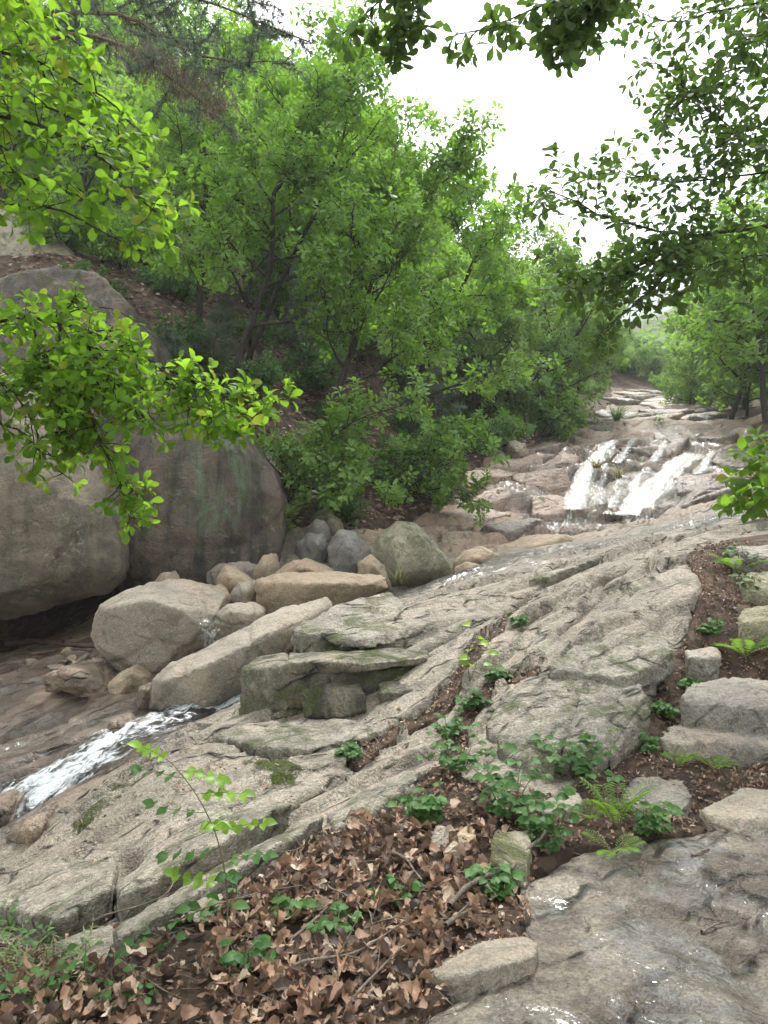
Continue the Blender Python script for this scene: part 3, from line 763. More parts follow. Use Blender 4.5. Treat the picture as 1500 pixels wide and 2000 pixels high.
# thick lips of the low slab above the leaf bank
def lip(pix, rise_front, rise_back, nfront, thick=0.25, mat='block', **kw):
    """a plate lying on the slab: photo outline, first nfront points are its near edge"""
    pts = []
    for i, q in enumerate(pix):
        g = hit(*q)
        pts += [g + np.array([0, 0, rise_front if i < nfront else rise_back]), g - np.array([0, 0, thick])]
    k = dict(sm=1, amp=0.02, freq=3.0, facet=0.012, strata=0.012); k.update(kw)
    return boulder('', [pts], mat, 0.02, name='rock_plate', parent=bedrock, **k)
lip([(235,1800),(330,1745),(430,1690),(545,1615),(590,1575),(470,1590),(330,1660),(225,1735)], 0.11, 0.02, 4)
lip([(225,1880),(300,1840),(430,1765),(560,1680),(640,1622),(560,1640),(420,1715),(290,1790),(222,1840)], 0.09, 0.05, 5)
lip([(-40,1800),(60,1825),(115,1842),(215,1775),(232,1690),(120,1690),(0,1760)], 0.10, 0.03, 4)
lip([(655,1640),(750,1590),(835,1520),(790,1505),(700,1560),(640,1600)], 0.05, 0.02, 3)
lip([(415,1448),(500,1470),(600,1478),(740,1440),(690,1408),(560,1412),(470,1418)], 0.045, 0.02, 4)
# parallel plates of the upper slab
pr_ = random.Random(21)
for row in range(16):
    v0 = -0.6 + row * 0.40 + 2.0
    u = 1.6 + pr_.uniform(0, 1)
    while u < 9.5:
        L, W = pr_.uniform(0.7, 1.7), 0.38 + pr_.uniform(-.05, .06)
        uc, vc = u + L / 2, v0 + W / 2
        u += L + pr_.uniform(.03, .3)
        xc, yc = uc * cs - vc * sn, uc * sn + vc * cs
        if not (4.6 < yc < 9.3): continue
        a_, b_ = proj(xc, yc, zc := float(lookup(ZB, np.array([xc]), np.array([yc]))[0]))
        if not in_poly(np.array([a_]), np.array([b_]), [(800,1300),(1000,1180),(860,1180),(960,1120),(1200,1085),(1330,1075),(1330,1200),(1290,1260),(1180,1250),(1060,1310),(940,1340),(850,1340)])[0]: continue
        if min(seg_dist(xc, yc, SEAM)[0], seg_dist(xc, yc, SEAM2)[0]) < 0.33: continue
        if pr_.random() < 0.35: continue
        rise = pr_.uniform(.03, .085)
        pts = []
        for du, dv, rz in ((-.5, -.5, 1), (-.15, -.56, 1), (.2, -.5, 1), (.5, -.46, .8), (.52, .4, .2), (.1, .5, .15), (-.4, .5, .2), (-.53, 0, .6)):
            uu, vv = uc + du * L + pr_.uniform(-.06, .06), vc + dv * W + pr_.uniform(-.04, .04)
            xx, yy = uu * cs - vv * sn, uu * sn + vv * cs
            g = np.array([xx, yy, float(lookup(ZB, np.array([xx]), np.array([yy]))[0])])
            pts += [g + np.array([0, 0, rise * rz]), g - np.array([0, 0, .22])]
        boulder('', [pts], 'block', 0.024, name='rock_plate', parent=bedrock, sm=1, amp=0.02, freq=3.2, facet=0.012, strata=0.012)
# --- the giant boulders on the left
def streak(co):
    px, py = proj(co[:, 0], co[:, 1], co[:, 2])
    a = 1.3 * np.exp(-((px - 405 - 8 * fbm(co * 2, 2)) / 34) ** 2) * smooth01(800, 860, py) * smooth01(1060, 1000, py)
    b = 1.3 * np.exp(-((px - 450) / 28) ** 2) * smooth01(850, 900, py) * smooth01(1040, 980, py)
    return np.clip(1.1 * a + 1.2 * b, 0, 1)
G1 = OH([(-260,640),(20,548),(110,515),(185,530),(240,580),(285,660),(305,760),(320,900),(200,1060),(-260,1060)], 11.4, 3.6,
        [(40,700,-0.8),(180,690,-0.7),(120,880,-1.1),(240,800,-0.9)])
G2 = OH([(120,820),(290,775),(350,790),(420,805),(492,852),(538,915),(556,975),(548,1050),(508,1098),(400,1122),(250,1150),(160,1100)], 11.1, 3.2,
        [(300,860,-0.85),(415,860,-0.8),(330,1050,-0.95),(405,1085,-0.7),(250,1120,-0.9),(448,950,-0.72),(462,1050,-.5)])
G2 = G2 + [P(508,1098,11.1) - np.array([0, 0, .6]), P(400,1122,10.6) - np.array([0, 0, .5]), P(300,1140,10.6) - np.array([0, 0, .5]), P(508,1098,12.6) - np.array([0, 0, .6])]
boulder('giant dark brown boulder with a green streak down its face', [G1, G2], 'giant', 0.05, sm=4, amp=0.17, freq=0.8, fine=0.2, facet=0.05, streak=streak)
boulder('unseen block of rock added to keep light out of the hollow', [from_pts((-420,1120,10.2),(-150,1100,11.0),(-60,1120,11.4),(-80,1300,11.0),(-200,1330,10.0),(-420,1330,9.6),(-200,1100,12.5),(-80,1300,12.5))], 'giant_tan', 0.08, sm=3, amp=0.08, freq=1.2)  # out-of-view block added so that less light reaches the hollow
boulder('giant tan boulder overhanging a dark hollow beside the stream', [
    OH([(-260,700),(-40,700),(60,770),(140,870),(195,955),(226,1050),(232,1118),(212,1160),(150,1176),(0,1212),(-260,1240)], 9.5, 2.2,
       [(60,900,-0.55),(140,1000,-0.5),(185,1110,-0.4),(100,1130,-0.6),(-60,1000,-0.8),(-60,1180,-0.7)])],
    'giant_tan', 0.045, sm=4, amp=0.11, freq=1.1, fine=0.22, facet=0.04)
boulder('mossy flat-topped boulder on the slope above the giant dark boulder', [
    OH([(-200,450),(0,405),(60,430),(120,470),(165,520),(60,560),(-200,560)], 16.5, 3.0, [(40,500,-0.7)], sink=0.6)],
    'boulder_moss', 0.09, sm=5, amp=0.12, freq=1.0)
# --- boulders along the stream
BL = [
 ('broad grey boulder with a small spout of water at its side', 'boulder', 8.2, 0.9, [(180,1215),(195,1180),(245,1152),(330,1132,.35),(400,1142,.35),(440,1168,.3),(428,1200),(418,1258),(300,1318),(240,1305),(190,1272),(177,1240)],
    [(205,1192,-.28),(290,1172,-.34),(350,1192,-.3),(392,1228,-.22),(300,1295,-.25),(215,1275,-.22)], 0.03),
 ('long tilted tan boulder above the white rapids', 'boulder', 7.3, 0.7, [(287,1372),(294,1328),(330,1296),(430,1250,.15),(560,1187,.45),(640,1168,.6),(650,1186,.5),(610,1232,.3),(545,1292,.1),(470,1345),(400,1387,-.05),(330,1390,-.05)],
    [(320,1330,-.3),(400,1300,-.3),(520,1240,-.05),(400,1360,-.3)], 0.03),
 ('flat wedge boulder with greenish tan flank above the long boulder', 'boulder_warm', 8.9, 0.8, [(497,1132),(560,1120),(640,1124,.2),(756,1124,.4),(764,1150,.3),(700,1168,.1),(640,1192),(545,1228),(506,1205)],
    [(510,1140,-.25),(620,1140,-.3),(560,1200,-.2),(720,1140,-.05)], 0.03),
 ('biggest rounded boulder below the shrub, greenish grey', 'boulder_moss', 10.8, 1.0, [(728,1078),(736,1046),(774,1016),(812,1020),(850,1058),(893,1108),(910,1140),(800,1150),(745,1140)],
    [(770,1060,-.4),(820,1050,-.4),(860,1110,-.4),(780,1120,-.45)], 0.035),
 ('smooth round grey boulder beside the biggest rounded boulder', 'boulder_grey', 11.4, 0.8, [(638,1075),(660,1036),(692,1035),(724,1072),(736,1105),(700,1130),(650,1120)], [(680,1070,-.35),(700,1100,-.3)], 0.035),
 ('pinkish cracked boulder leaning on the smooth round grey boulder', 'boulder_warm', 10.0, 0.4, [(698,1098),(724,1083),(750,1104),(768,1140),(700,1145)], [(730,1105,-.2)], 0.025),
 ('angular brown boulder below the dark recess of bushes', 'boulder_grey', 11.7, 0.7, [(577,1062),(600,1040),(632,1046),(641,1075),(632,1108),(600,1120),(580,1100)], [(622,1060,-.3),(605,1090,-.2)], 0.035),
 ('greenish boulder at the foot of the wooded slope', 'boulder_moss', 12.6, 0.8, [(603,1012),(630,992),(664,1014),(670,1038),(640,1050),(605,1050)], [(640,1015,-.3)], 0.04),
 ('small round grey boulder under the greenish boulder', 'boulder_grey', 12.0, 0.5, [(598,1030),(615,1014),(638,1020),(642,1042),(620,1055),(600,1050)], [(618,1030,-.2)], 0.035),
 ('low tan boulder at the edge of the wet slab', 'boulder_warm', 10.6, 0.6, [(886,1100),(905,1078),(940,1068),(974,1080),(984,1108),(935,1130),(888,1132)], [(930,1090,-.3)], 0.03),
 ('small tan rock tucked against the low tan boulder', 'boulder_warm', 10.2, 0.3, [(888,1110),(910,1098),(936,1102),(940,1130),(895,1136)], [(915,1112,-.12)], 0.025),
 ('pale yellowish boulder behind the flat wedge boulder', 'boulder_warm', 9.7, 0.7, [(538,1125),(560,1102),(590,1092),(622,1106),(662,1128),(600,1145),(545,1145)], [(590,1108,-.25)], 0.03),
 ('sharp yellow wedge of rock pointing upward', 'boulder_warm', 9.35, 0.35, [(419,1128),(438,1099),(470,1116),(498,1142),(485,1158),(442,1165)], [(445,1125,-.2),(470,1145,-.15)], 0.022),
 ('brown rounded rock beside the sharp yellow wedge', 'boulder', 9.0, 0.4, [(449,1160),(465,1138),(490,1136),(503,1155),(505,1185),(470,1190)], [(478,1155,-.2)], 0.022),
 ('knobbly white-grey rock between the broad and long boulders', 'boulder', 8.15, 0.4, [(416,1205),(440,1179),(488,1180),(514,1196),(508,1222),(470,1240),(428,1235)], [(450,1195,-.2),(490,1200,-.15)], 0.022),
 ('pink rock sitting on the broad grey boulder', 'boulder_warm', 9.7, 0.3, [(298,1140),(310,1118),(332,1114),(346,1130),(340,1150),(300,1155)], [(322,1128,-.15)], 0.025),
 ('tan triangular rock against the giant dark boulder', 'boulder_warm', 10.1, 0.5, [(495,1115),(512,1088),(530,1081),(538,1100),(532,1130),(500,1132)], [(515,1105,-.2)], 0.028),
 ('grey slab of rock under the foot of the giant dark boulder', 'boulder', 10.4, 0.6, [(400,1115),(425,1098),(480,1096),(502,1112),(490,1135),(410,1135)], [(450,1110,-.25)], 0.03),
 ('low tan rock beneath the sharp yellow wedge', 'boulder_warm', 8.95, 0.4, [(396,1155),(415,1140),(440,1150),(450,1172),(430,1188),(400,1180)], [(420,1160,-.15)], 0.022),
 ('brown angular rock in the still edge of the stream', 'boulder_warm', 7.75, 0.35, [(207,1335),(230,1312),(262,1298),(292,1322),(290,1348),(240,1352),(210,1350)], [(255,1315,-.2),(225,1338,-.15)], 0.02),
 ('small wet brown rock beside the long tilted boulder', 'wetrock', 7.3, 0.2, [(265,1345),(285,1333),(298,1345),(295,1362),(268,1362)], [(280,1348,-.1)], 0.018),
 ('dark wet angular rock at the edge of the rapids', 'wetrock', 4.95, 0.45, [(2,1655),(12,1630),(45,1603),(88,1590),(95,1615),(80,1650),(20,1670)], [(55,1620,-.15),(75,1640,-.12)], 0.018),
 ('reddish wet rock at the stream edge beside the slab foot', 'wetrock', 5.35, 0.3, [(-25,1560),(0,1562),(18,1578),(20,1600),(0,1612),(-30,1610)], [(0,1585,-.1)], 0.018),
 ('round wet stone parting the rapids', 'wetrock', 6.75, 0.25, [(212,1420),(222,1405),(242,1404),(254,1416),(250,1432),(218,1434)], [(235,1415,-.1)], 0.015),
 ('pinkish wet stone in the white water under the long boulder', 'boulder_warm', 6.8, 0.3, [(256,1430),(268,1412),(300,1399),(311,1405),(300,1422),(270,1436)], [(285,1415,-.1)], 0.015),
 ('small brown stone washed by the lower rapids', 'wetrock', 5.95, 0.15, [(152,1512),(157,1498),(168,1496),(174,1508),(168,1522),(155,1522)], [(163,1507,-.06)], 0.013),
 ('dark wet rock ridge in the shallow stream', 'wetrock', 7.75, 0.5, [(80,1318),(120,1300),(175,1312),(212,1335),(190,1345),(120,1335),(85,1332)], [(140,1318,-.15)], 0.022),
 ('wet black rock at the waterfall foot', 'wetrock', 16.2, 0.4, [(1186,1010),(1192,992),(1205,988),(1214,1000),(1212,1012)], [(1200,998,-.15)], 0.03),
 ('black wet rock wall under the shrub by the falls', 'wetrock', 19.5, 1.2, [(985,900),(990,865),(1005,858),(1030,868),(1036,890),(1028,908)], [(1010,880,-.3)], 0.05),
 ('rounded rock lip at the top of the falls', 'boulder_warm', 24.5, 1.8, [(1380,838),(1395,822),(1440,818),(1482,826),(1488,845),(1440,855),(1390,852)], [(1430,832,-.6)], 0.06),
 ('pale boulder at the edge above the falls', 'boulder_warm', 23, 1.5, [(1482,825),(1488,808),(1510,800),(1560,805),(1565,840),(1500,850)], [(1510,820,-.4)], 0.06),
 ('flat brown rock on the wet terrace above the falls', 'boulder_warm', 26, 1.2, [(1228,828),(1240,815),(1290,816),(1318,824),(1310,836),(1240,838)], [(1270,824,-.4)], 0.06),
 ('low reddish dome of rock in the middle of the water sheet', 'boulder_warm', 12.2, 1.3, [(968,1098),(985,1068),(1040,1050),(1110,1046),(1140,1060),(1090,1085),(1030,1110)], [(1040,1068,-.35)], 0.045),
]
for lab, mt, d, T, out, front, vx in BL:
    boulder(lab, [OH(out, d, T, front, sink=0.12)], mt, vx, sm=2, amp=0.035 * d / 8 + 0.02, freq=1.9 * 9 / d, fine=0.35, facet=0.03)
# --- little rubble stones between stream and hollow
for k, (px, py) in enumerate([(120,1300),(138,1290),(150,1302),(165,1288),(178,1302),(148,1312),(190,1295),(205,1302),(110,1310),(132,1275),(62,1296)]):
    p = hit(px, py, ZTOP); r = random.uniform(0.05, 0.10)
    pts = [p + np.array([r * random.uniform(.7, 1.3) * math.cos(a), r * math.sin(a), random.uniform(-.06, .06) + 0.02]) for a in np.arange(0, 6.28, .7)] + [p + np.array([random.uniform(-.3, .3) * r, 0, r * .8]), p - np.array([0, 0, .06])]
    boulder('small brown river stone in the rubble before the dark hollow', [pts], random.choice(['boulder_warm', 'wetrock']), 0.014, name='river_stone', cat='stone', group='river stones before the hollow', sm=2, amp=0.01, freq=6)

# --- stone steps of the path
ST = [
 ('flat grey step stone beside the tall fern', 'step', [(1208,1548,3.92),(1228,1522,4.15),(1285,1515,4.2),(1338,1520,4.15),(1358,1552,3.9),(1340,1578,3.74),(1278,1582,3.72),(1225,1568,3.78),(1225,1600,3.76),(1340,1606,3.72),(1350,1580,3.95),(1225,1560,4.15)]),
 ('long grey step stone, second up from the flat one by the fern', 'step', [(1288,1440,4.55),(1305,1415,4.82),(1400,1412,4.85),(1505,1428,4.8),(1512,1460,4.45),(1450,1452,4.42),(1350,1448,4.45),(1292,1480,4.5),(1350,1500,4.4),(1450,1505,4.38),(1510,1500,4.4),(1400,1450,5.0)]),
 ('pale worn block step with a broad top above the long grey step', 'step', [(1328,1358,5.02),(1350,1332,5.3),(1420,1322,5.4),(1540,1340,5.3),(1550,1390,4.85),(1450,1378,4.85),(1345,1372,4.92),(1332,1402,4.95),(1390,1425,4.85),(1550,1440,4.82),(1440,1360,5.5)]),
 ('small squarish step stone at the slab corner', 'step', [(1337,1272,5.55),(1345,1262,5.75),(1392,1260,5.75),(1406,1275,5.5),(1402,1284,5.35),(1345,1284,5.38),(1338,1330,5.4),(1400,1330,5.35),(1406,1300,5.55)]),
 ('olive rounded step stone above the fern clump', 'step_moss', [(1436,1205,5.95),(1450,1185,6.1),(1540,1178,6.15),(1560,1200,5.8),(1450,1215,5.75),(1440,1255,5.75),(1560,1262,5.7),(1500,1210,6.3)]),
 ('olive rounded step stone, topmost of the mossy pair', 'step_moss', [(1443,1140,6.5),(1455,1118,6.7),(1540,1108,6.8),(1570,1135,6.4),(1460,1155,6.3),(1448,1178,6.3),(1570,1185,6.25),(1500,1150,6.9)]),
 ('low grey step stone below the upper slab', 'step', [(1418,1075,7.4),(1440,1063,7.6),(1540,1066,7.5),(1560,1080,7.2),(1450,1090,7.1),(1430,1105,7.1),(1560,1110,7.1),(1500,1085,7.8)]),
 ('brown wedge-shaped step stone beside the wet trail', 'boulder', [(1363,1582,3.82),(1392,1556,4.0),(1440,1540,4.1),(1540,1536,4.15),(1560,1595,3.75),(1470,1590,3.66),(1380,1592,3.72),(1376,1602,3.72),(1440,1640,3.62),(1480,1640,3.62),(1560,1625,3.7)]),
]
for lab, mt, pts in ST:
    boulder(lab, [grounded(pts)], mt, 0.018, name='step_stone', cat='step', sm=2, amp=0.042, freq=3.5, facet=0.03)
# --- loose stones
LS = [
 ('tan elongated stone lying at the edge of the wet trail', 'boulder', 0.012, [(833,1928,2.52),(860,1900,2.6),(940,1862,2.68),(1030,1850,2.7),(1050,1872,2.62),(1044,1895,2.52),(965,1918,2.44),(885,1935,2.42),(845,1955,2.46),(885,1962,2.42),(965,1952,2.44),(1040,1925,2.52),(1000,1880,2.8)]),
 ('squat brown stone half buried in leaf litter', 'boulder_moss', 0.012, [(955,1665,3.35),(965,1645,3.45),(1030,1642,3.5),(1040,1665,3.4),(1030,1712,3.25),(960,1705,3.25),(990,1730,3.25),(1000,1680,3.6)]),
 ('small tan stone in the leaf litter under the bramble', 'boulder_warm', 0.010, [(890,1645,3.45),(905,1630,3.55),(925,1632,3.55),(932,1655,3.42),(915,1670,3.38),(895,1668,3.4),(912,1660,3.6)]),
 ('small grey upright stone in the leaf litter', 'step', 0.010, [(840,1655,3.42),(855,1630,3.5),(876,1632,3.5),(878,1660,3.42),(860,1690,3.35),(842,1685,3.35),(860,1660,3.6)]),
 ('reddish stone wedged in litter beside the grey upright stone', 'boulder', 0.010, [(866,1680,3.3),(885,1660,3.38),(905,1668,3.36),(900,1695,3.28),(878,1712,3.22),(868,1705,3.24),(885,1690,3.45)]),
 ('grey shard of rock lying on the dead leaves', 'step', 0.009, [(700,1895,2.62),(712,1868,2.7),(755,1848,2.78),(765,1862,2.72),(750,1885,2.64),(710,1908,2.56),(715,1915,2.58),(755,1895,2.68)]),
 ('pinkish flat stone at the bramble roots', 'boulder', 0.012, [(1050,1590,3.75),(1070,1570,3.85),(1130,1562,3.9),(1140,1580,3.8),(1110,1600,3.68),(1060,1610,3.66),(1140,1605,3.75)]),
 ('blunt brown stone under the tendrils at the slab foot', 'boulder', 0.012, [(360,1800,3.05),(380,1770,3.15),(440,1765,3.2),(470,1785,3.12),(450,1815,3.0),(380,1825,2.97),(420,1810,3.3)]),
]
for lab, mt, vx, pts in LS:
    boulder(lab, [grounded(pts, lift=.045)], mt, vx, name='loose_stone', cat='stone', sm=3, amp=0.012, freq=7, facet=0.006)

# --- broken blocks of the waterfall steps
fr_ = random.Random(8)
placed = []
for _ in range(600):
    y_ = fr_.uniform(13.6, 22.5); x_ = fr_.uniform(1.2, 9.5)
    a_, b_ = proj(x_, y_, float(lookup(ZTOP, np.array([x_]), np.array([y_]))[0]))
    if not in_poly(np.array([a_]), np.array([b_]), [(900,1045),(920,970),(980,900),(1060,868),(1200,850),(1470,835),(1470,985),(1340,990),(1300,1000),(1180,1015),(1060,1000),(1000,1040)])[0]: continue
    if min(seg_dist(a_, b_, [(1205,862),(1178,885),(1146,940),(1128,1005)])[0], seg_dist(a_, b_, [(1362,888),(1325,915),(1275,970),(1210,1010)])[0]) < 42: continue
    if any((x_ - p) ** 2 + (y_ - q) ** 2 < .95 ** 2 for p, q in placed): continue
    placed.append((x_, y_))
    L, W, Hh = fr_.uniform(.9, 2.0), fr_.uniform(.45, .9), fr_.uniform(.06, .20)
    an = STRIKE + fr_.uniform(-.35, .35); ca, sa = math.cos(an), math.sin(an)
    pts = []
    for du, dv, rz in ((-.5, -.45, 1), (-.1, -.56, 1.1), (.4, -.5, .9), (.55, .1, .7), (.3, .5, .5), (-.3, .55, .5), (-.56, .1, .8)):
        du += fr_.uniform(-.08, .08); dv += fr_.uniform(-.08, .08)
        xx, yy = x_ + du * L * ca - dv * W * sa, y_ + du * L * sa + dv * W * ca
        g = np.array([xx, yy, float(lookup(ZR, np.array([xx]), np.array([yy]))[0])])
        pts += [g + np.array([0, 0, Hh * rz]), g - np.array([0, 0, .35])]
    wet_here = a_ > 1090 and fr_.random() < .85
    boulder('', [pts], 'fall_wet' if wet_here else fr_.choice(['fall_pink', 'fall_pink', 'fall_wet']), 0.04, name='rock_block', parent=bedrock, sm=1, amp=0.05, freq=2.0, facet=0.03, strata=0.02)
    if len(placed) > 34: break

# --- flat rock sheets of the terrace above the falls
for k in range(26):
    y_ = fr_.uniform(23.5, 46); a_ = np.interp(y_, [23, 26, 35, 46], [1290, 1290, 1275, 1255]) + fr_.uniform(-1, 1) * np.interp(y_, [23, 30, 46], [150, 90, 50])
    x_ = (a_ - 750) / FPX * y_
    L, W, Hh = fr_.uniform(1.2, 3.2), fr_.uniform(.8, 2.0), fr_.uniform(.08, .3)
    an = STRIKE + fr_.uniform(-.4, .4); ca, sa = math.cos(an), math.sin(an); pts = []
    for du, dv, rz in ((-.5, -.45, 1), (-.1, -.56, 1.1), (.4, -.5, .9), (.55, .1, .7), (.3, .5, .5), (-.3, .55, .5), (-.56, .1, .8)):
        du += fr_.uniform(-.08, .08); dv += fr_.uniform(-.08, .08)
        xx, yy = x_ + du * L * ca - dv * W * sa, y_ + du * L * sa + dv * W * ca
        g = np.array([xx, yy, float(lookup(ZTOP, np.array([xx]), np.array([yy]))[0])])
        pts += [g + np.array([0, 0, Hh * rz]), g - np.array([0, 0, .5])]
    boulder('', [pts], fr_.choice(['fall_pink', 'block', 'fall_wet']), 0.09, name='rock_block', parent=bedrock, sm=1, amp=0.08, freq=1.2, facet=0.05, strata=0.02)
# ------------------------------------------------------------------ plant tools
def unit(v):
    v = np.asarray(v, float)
    return v / (np.linalg.norm(v, axis=-1, keepdims=True) + 1e-9)
UP = np.array([0, 0, 1.0])

def tubes_mesh(name, tubes, k=6):
    Vs, Fs, o = [], [], 0
    for pts, rad in tubes:
        pts = np.asarray(pts, float); rad = np.asarray(rad, float)
        n = len(pts)
        t = unit(np.gradient(pts, axis=0))
        ref = np.array([0.31, 0.27, 0.91]) if abs(t[0] @ np.array([0.31, 0.27, 0.91])) < 0.9 else np.array([1.0, 0.1, 0])
        a = unit(np.cross(t, ref)); b = np.cross(t, a)
        an = np.arange(k) * 2 * np.pi / k
        ring = pts[:, None] + rad[:, None, None] * (np.cos(an)[None, :, None] * a[:, None] + np.sin(an)[None, :, None] * b[:, None])
        Vs.append(ring.reshape(-1, 3))
        i = np.arange(n * k).reshape(n, k) + o
        j = np.roll(i, -1, 1)
        Fs.append(np.stack([i[:-1].ravel(), j[:-1].ravel(), j[1:].ravel(), i[1:].ravel()], 1))
        o += n * k
    return mk_mesh(name, np.concatenate(Vs), np.concatenate(Fs))

def wander(p, d, L, n, jit=0.18, up=0.0):
    p = np.array(p, float); d = unit(d); out = [p.copy()]
    for _ in range(n):
        d = unit(d + jit * RNG.normal(size=3) + np.array([0, 0, up]))
        p = p + d * L / n
        out.append(p.copy())
    return np.array(out)

def resample(pts, n):
    pts = np.asarray(pts, float)
    s = np.concatenate([[0], np.cumsum(np.linalg.norm(np.diff(pts, axis=0), axis=1))])
    t = np.linspace(0, s[-1], n)
    return np.stack([np.interp(t, s, pts[:, k]) for k in range(3)], 1), s[-1]

def soften(pts, n=24, jit=0.0):
    p, L = resample(pts, n)
    for _ in range(3):
        p[1:-1] = (p[:-2] + 2 * p[1:-1] + p[2:]) / 4
    if jit: p[1:] += jit * np.stack([fbm(p[1:] * 3 + 9 * k, 2) for k in range(3)], 1)
    return p

# leaf outlines: along, across, up; faces
def leaf_tpl(prof, curl=0.12, fold=0.12, tipdrop=0.1):
    """a blade from half-width stations [(t, w)], with a midrib fold and a curved length"""
    V, F = [], []
    for t, w in prof:
        z = curl * math.sin(t * math.pi) - tipdrop * t * t
        V += [(t, w, z + fold * w * 1.5), (t, 0, z), (t, -w, z + fold * w * 1.5)]
    for k in range(len(prof) - 1):
        a, b = 3 * k, 3 * k + 3
        F += [(a, a + 1, b + 1, b), (a + 1, a + 2, b + 2, b + 1)]
    return np.array(V, float), np.array(F)
TPL = {
 'far': (np.array([(0, 0, 0), (.55, .30, .07), (1, 0, -.06), (.55, -.30, .07)], float), np.array([(0, 1, 2), (0, 2, 3)])),
 'mid': (np.array([(0, 0, 0), (.40, .19, .05), (.74, .27, .03), (1, 0, -.07), (.74, -.27, .03), (.40, -.19, .05), (.55, 0, -.01)], float),
         np.array([(0, 1, 6), (1, 2, 6), (2, 3, 6), (3, 4, 6), (4, 5, 6), (5, 0, 6)])),
 'near': leaf_tpl([(0, .012), (.12, .03), (.30, .15), (.52, .255), (.72, .29), (.88, .20), (1, .015)]),
 'lobed': leaf_tpl([(0, .012), (.10, .03), (.22, .11), (.30, .10), (.42, .20), (.50, .175), (.62, .27), (.70, .235), (.80, .27), (.90, .17), (1, .03)], curl=0.06),
 'lobed_lo': leaf_tpl([(0, .012), (.25, .11), (.55, .26), (.85, .25), (1, .03)], curl=0.06),
 'near_lo': leaf_tpl([(0, .012), (.30, .15), (.60, .28), (.86, .21), (1, .015)]),
 'oval': leaf_tpl([(0, .01), (.08, .10), (.25, .27), (.45, .33), (.68, .27), (.86, .13), (1, .01)], curl=0.08, tipdrop=0.15),
 'blade': (np.array([(0, .5, 0), (0, -.5, 0), (.5, .38, .10), (.5, -.38, .10), (1, 0, -.12)], float), np.array([(0, 1, 3), (0, 3, 2), (2, 3, 4)])),
 'needle': (np.array([(0, .5, 0), (0, -.5, 0), (1, 0, -.05)], float), np.array([(0, 1, 2)])),
}
def dead_tpl(seed):
    r = np.random.default_rng(seed)
    prof = [(0, .012), (.10, .035), (.20, .11), (.28, .115), (.40, .20), (.48, .195), (.60, .28), (.68, .26), (.80, .275), (.91, .19), (1, .06)]
    V, F = leaf_tpl(prof, 0, 0, 0)
    c1, c2, c3 = r.uniform(0.8, 3.6) * r.choice([-1, 1]), r.uniform(1.0, 5.0), r.uniform(-1.2, 1.2)
    x, y = V[:, 0] - 0.5, V[:, 1]
    z = c1 * 0.35 * x * x + c2 * 1.1 * y * y + c3 * x * y * 1.5 + 0.05 * np.sin(9 * x + seed) * (1 + y)
    k = 1 - 0.25 * abs(c2) * np.abs(y)
    V = np.stack([x, y * k, z - z.min() * 0.5], 1)
    return V, F
DEADT = [dead_tpl(k) for k in range(8)]

def leaf_geo(tpl, pos, ax, nr, size, wid=None):
    T, F = TPL[tpl] if isinstance(tpl, str) else tpl
    pos, ax, nr = np.asarray(pos, float), unit(ax), np.asarray(nr, float)
    size = np.asarray(size, float)
    sd = unit(np.cross(nr, ax)); n2 = np.cross(ax, sd)
    w = size if wid is None else np.asarray(wid, float)
    V = pos[:, None] + size[:, None, None] * (T[None, :, 0:1] * ax[:, None] + T[None, :, 2:3] * n2[:, None]) + w[:, None, None] * T[None, :, 1:2] * sd[:, None]
    k = len(T)
    Fo = (F[None] + (np.arange(len(pos)) * k)[:, None, None]).reshape(-1, F.shape[1])
    return V.reshape(-1, 3), Fo
_LEAFME = {}
def leaf_part_mesh(tpl, mat):
    key = (tpl, mat)
    if key not in _LEAFME:
        T, F = TPL[tpl]
        me = mk_mesh('leaf', T, F); me.materials.append(M[mat]); _LEAFME[key] = me
    return _LEAFME[key]
def frame_mat(p, ax, nr, s):
    ax = unit(ax); sd = unit(np.cross(nr, ax)); n2 = np.cross(ax, sd)
    m = Matrix.Identity(4)
    for k in range(3):
        m[k][0], m[k][1], m[k][2], m[k][3] = ax[k] * s, sd[k] * s, n2[k] * s, p[k]
    return m

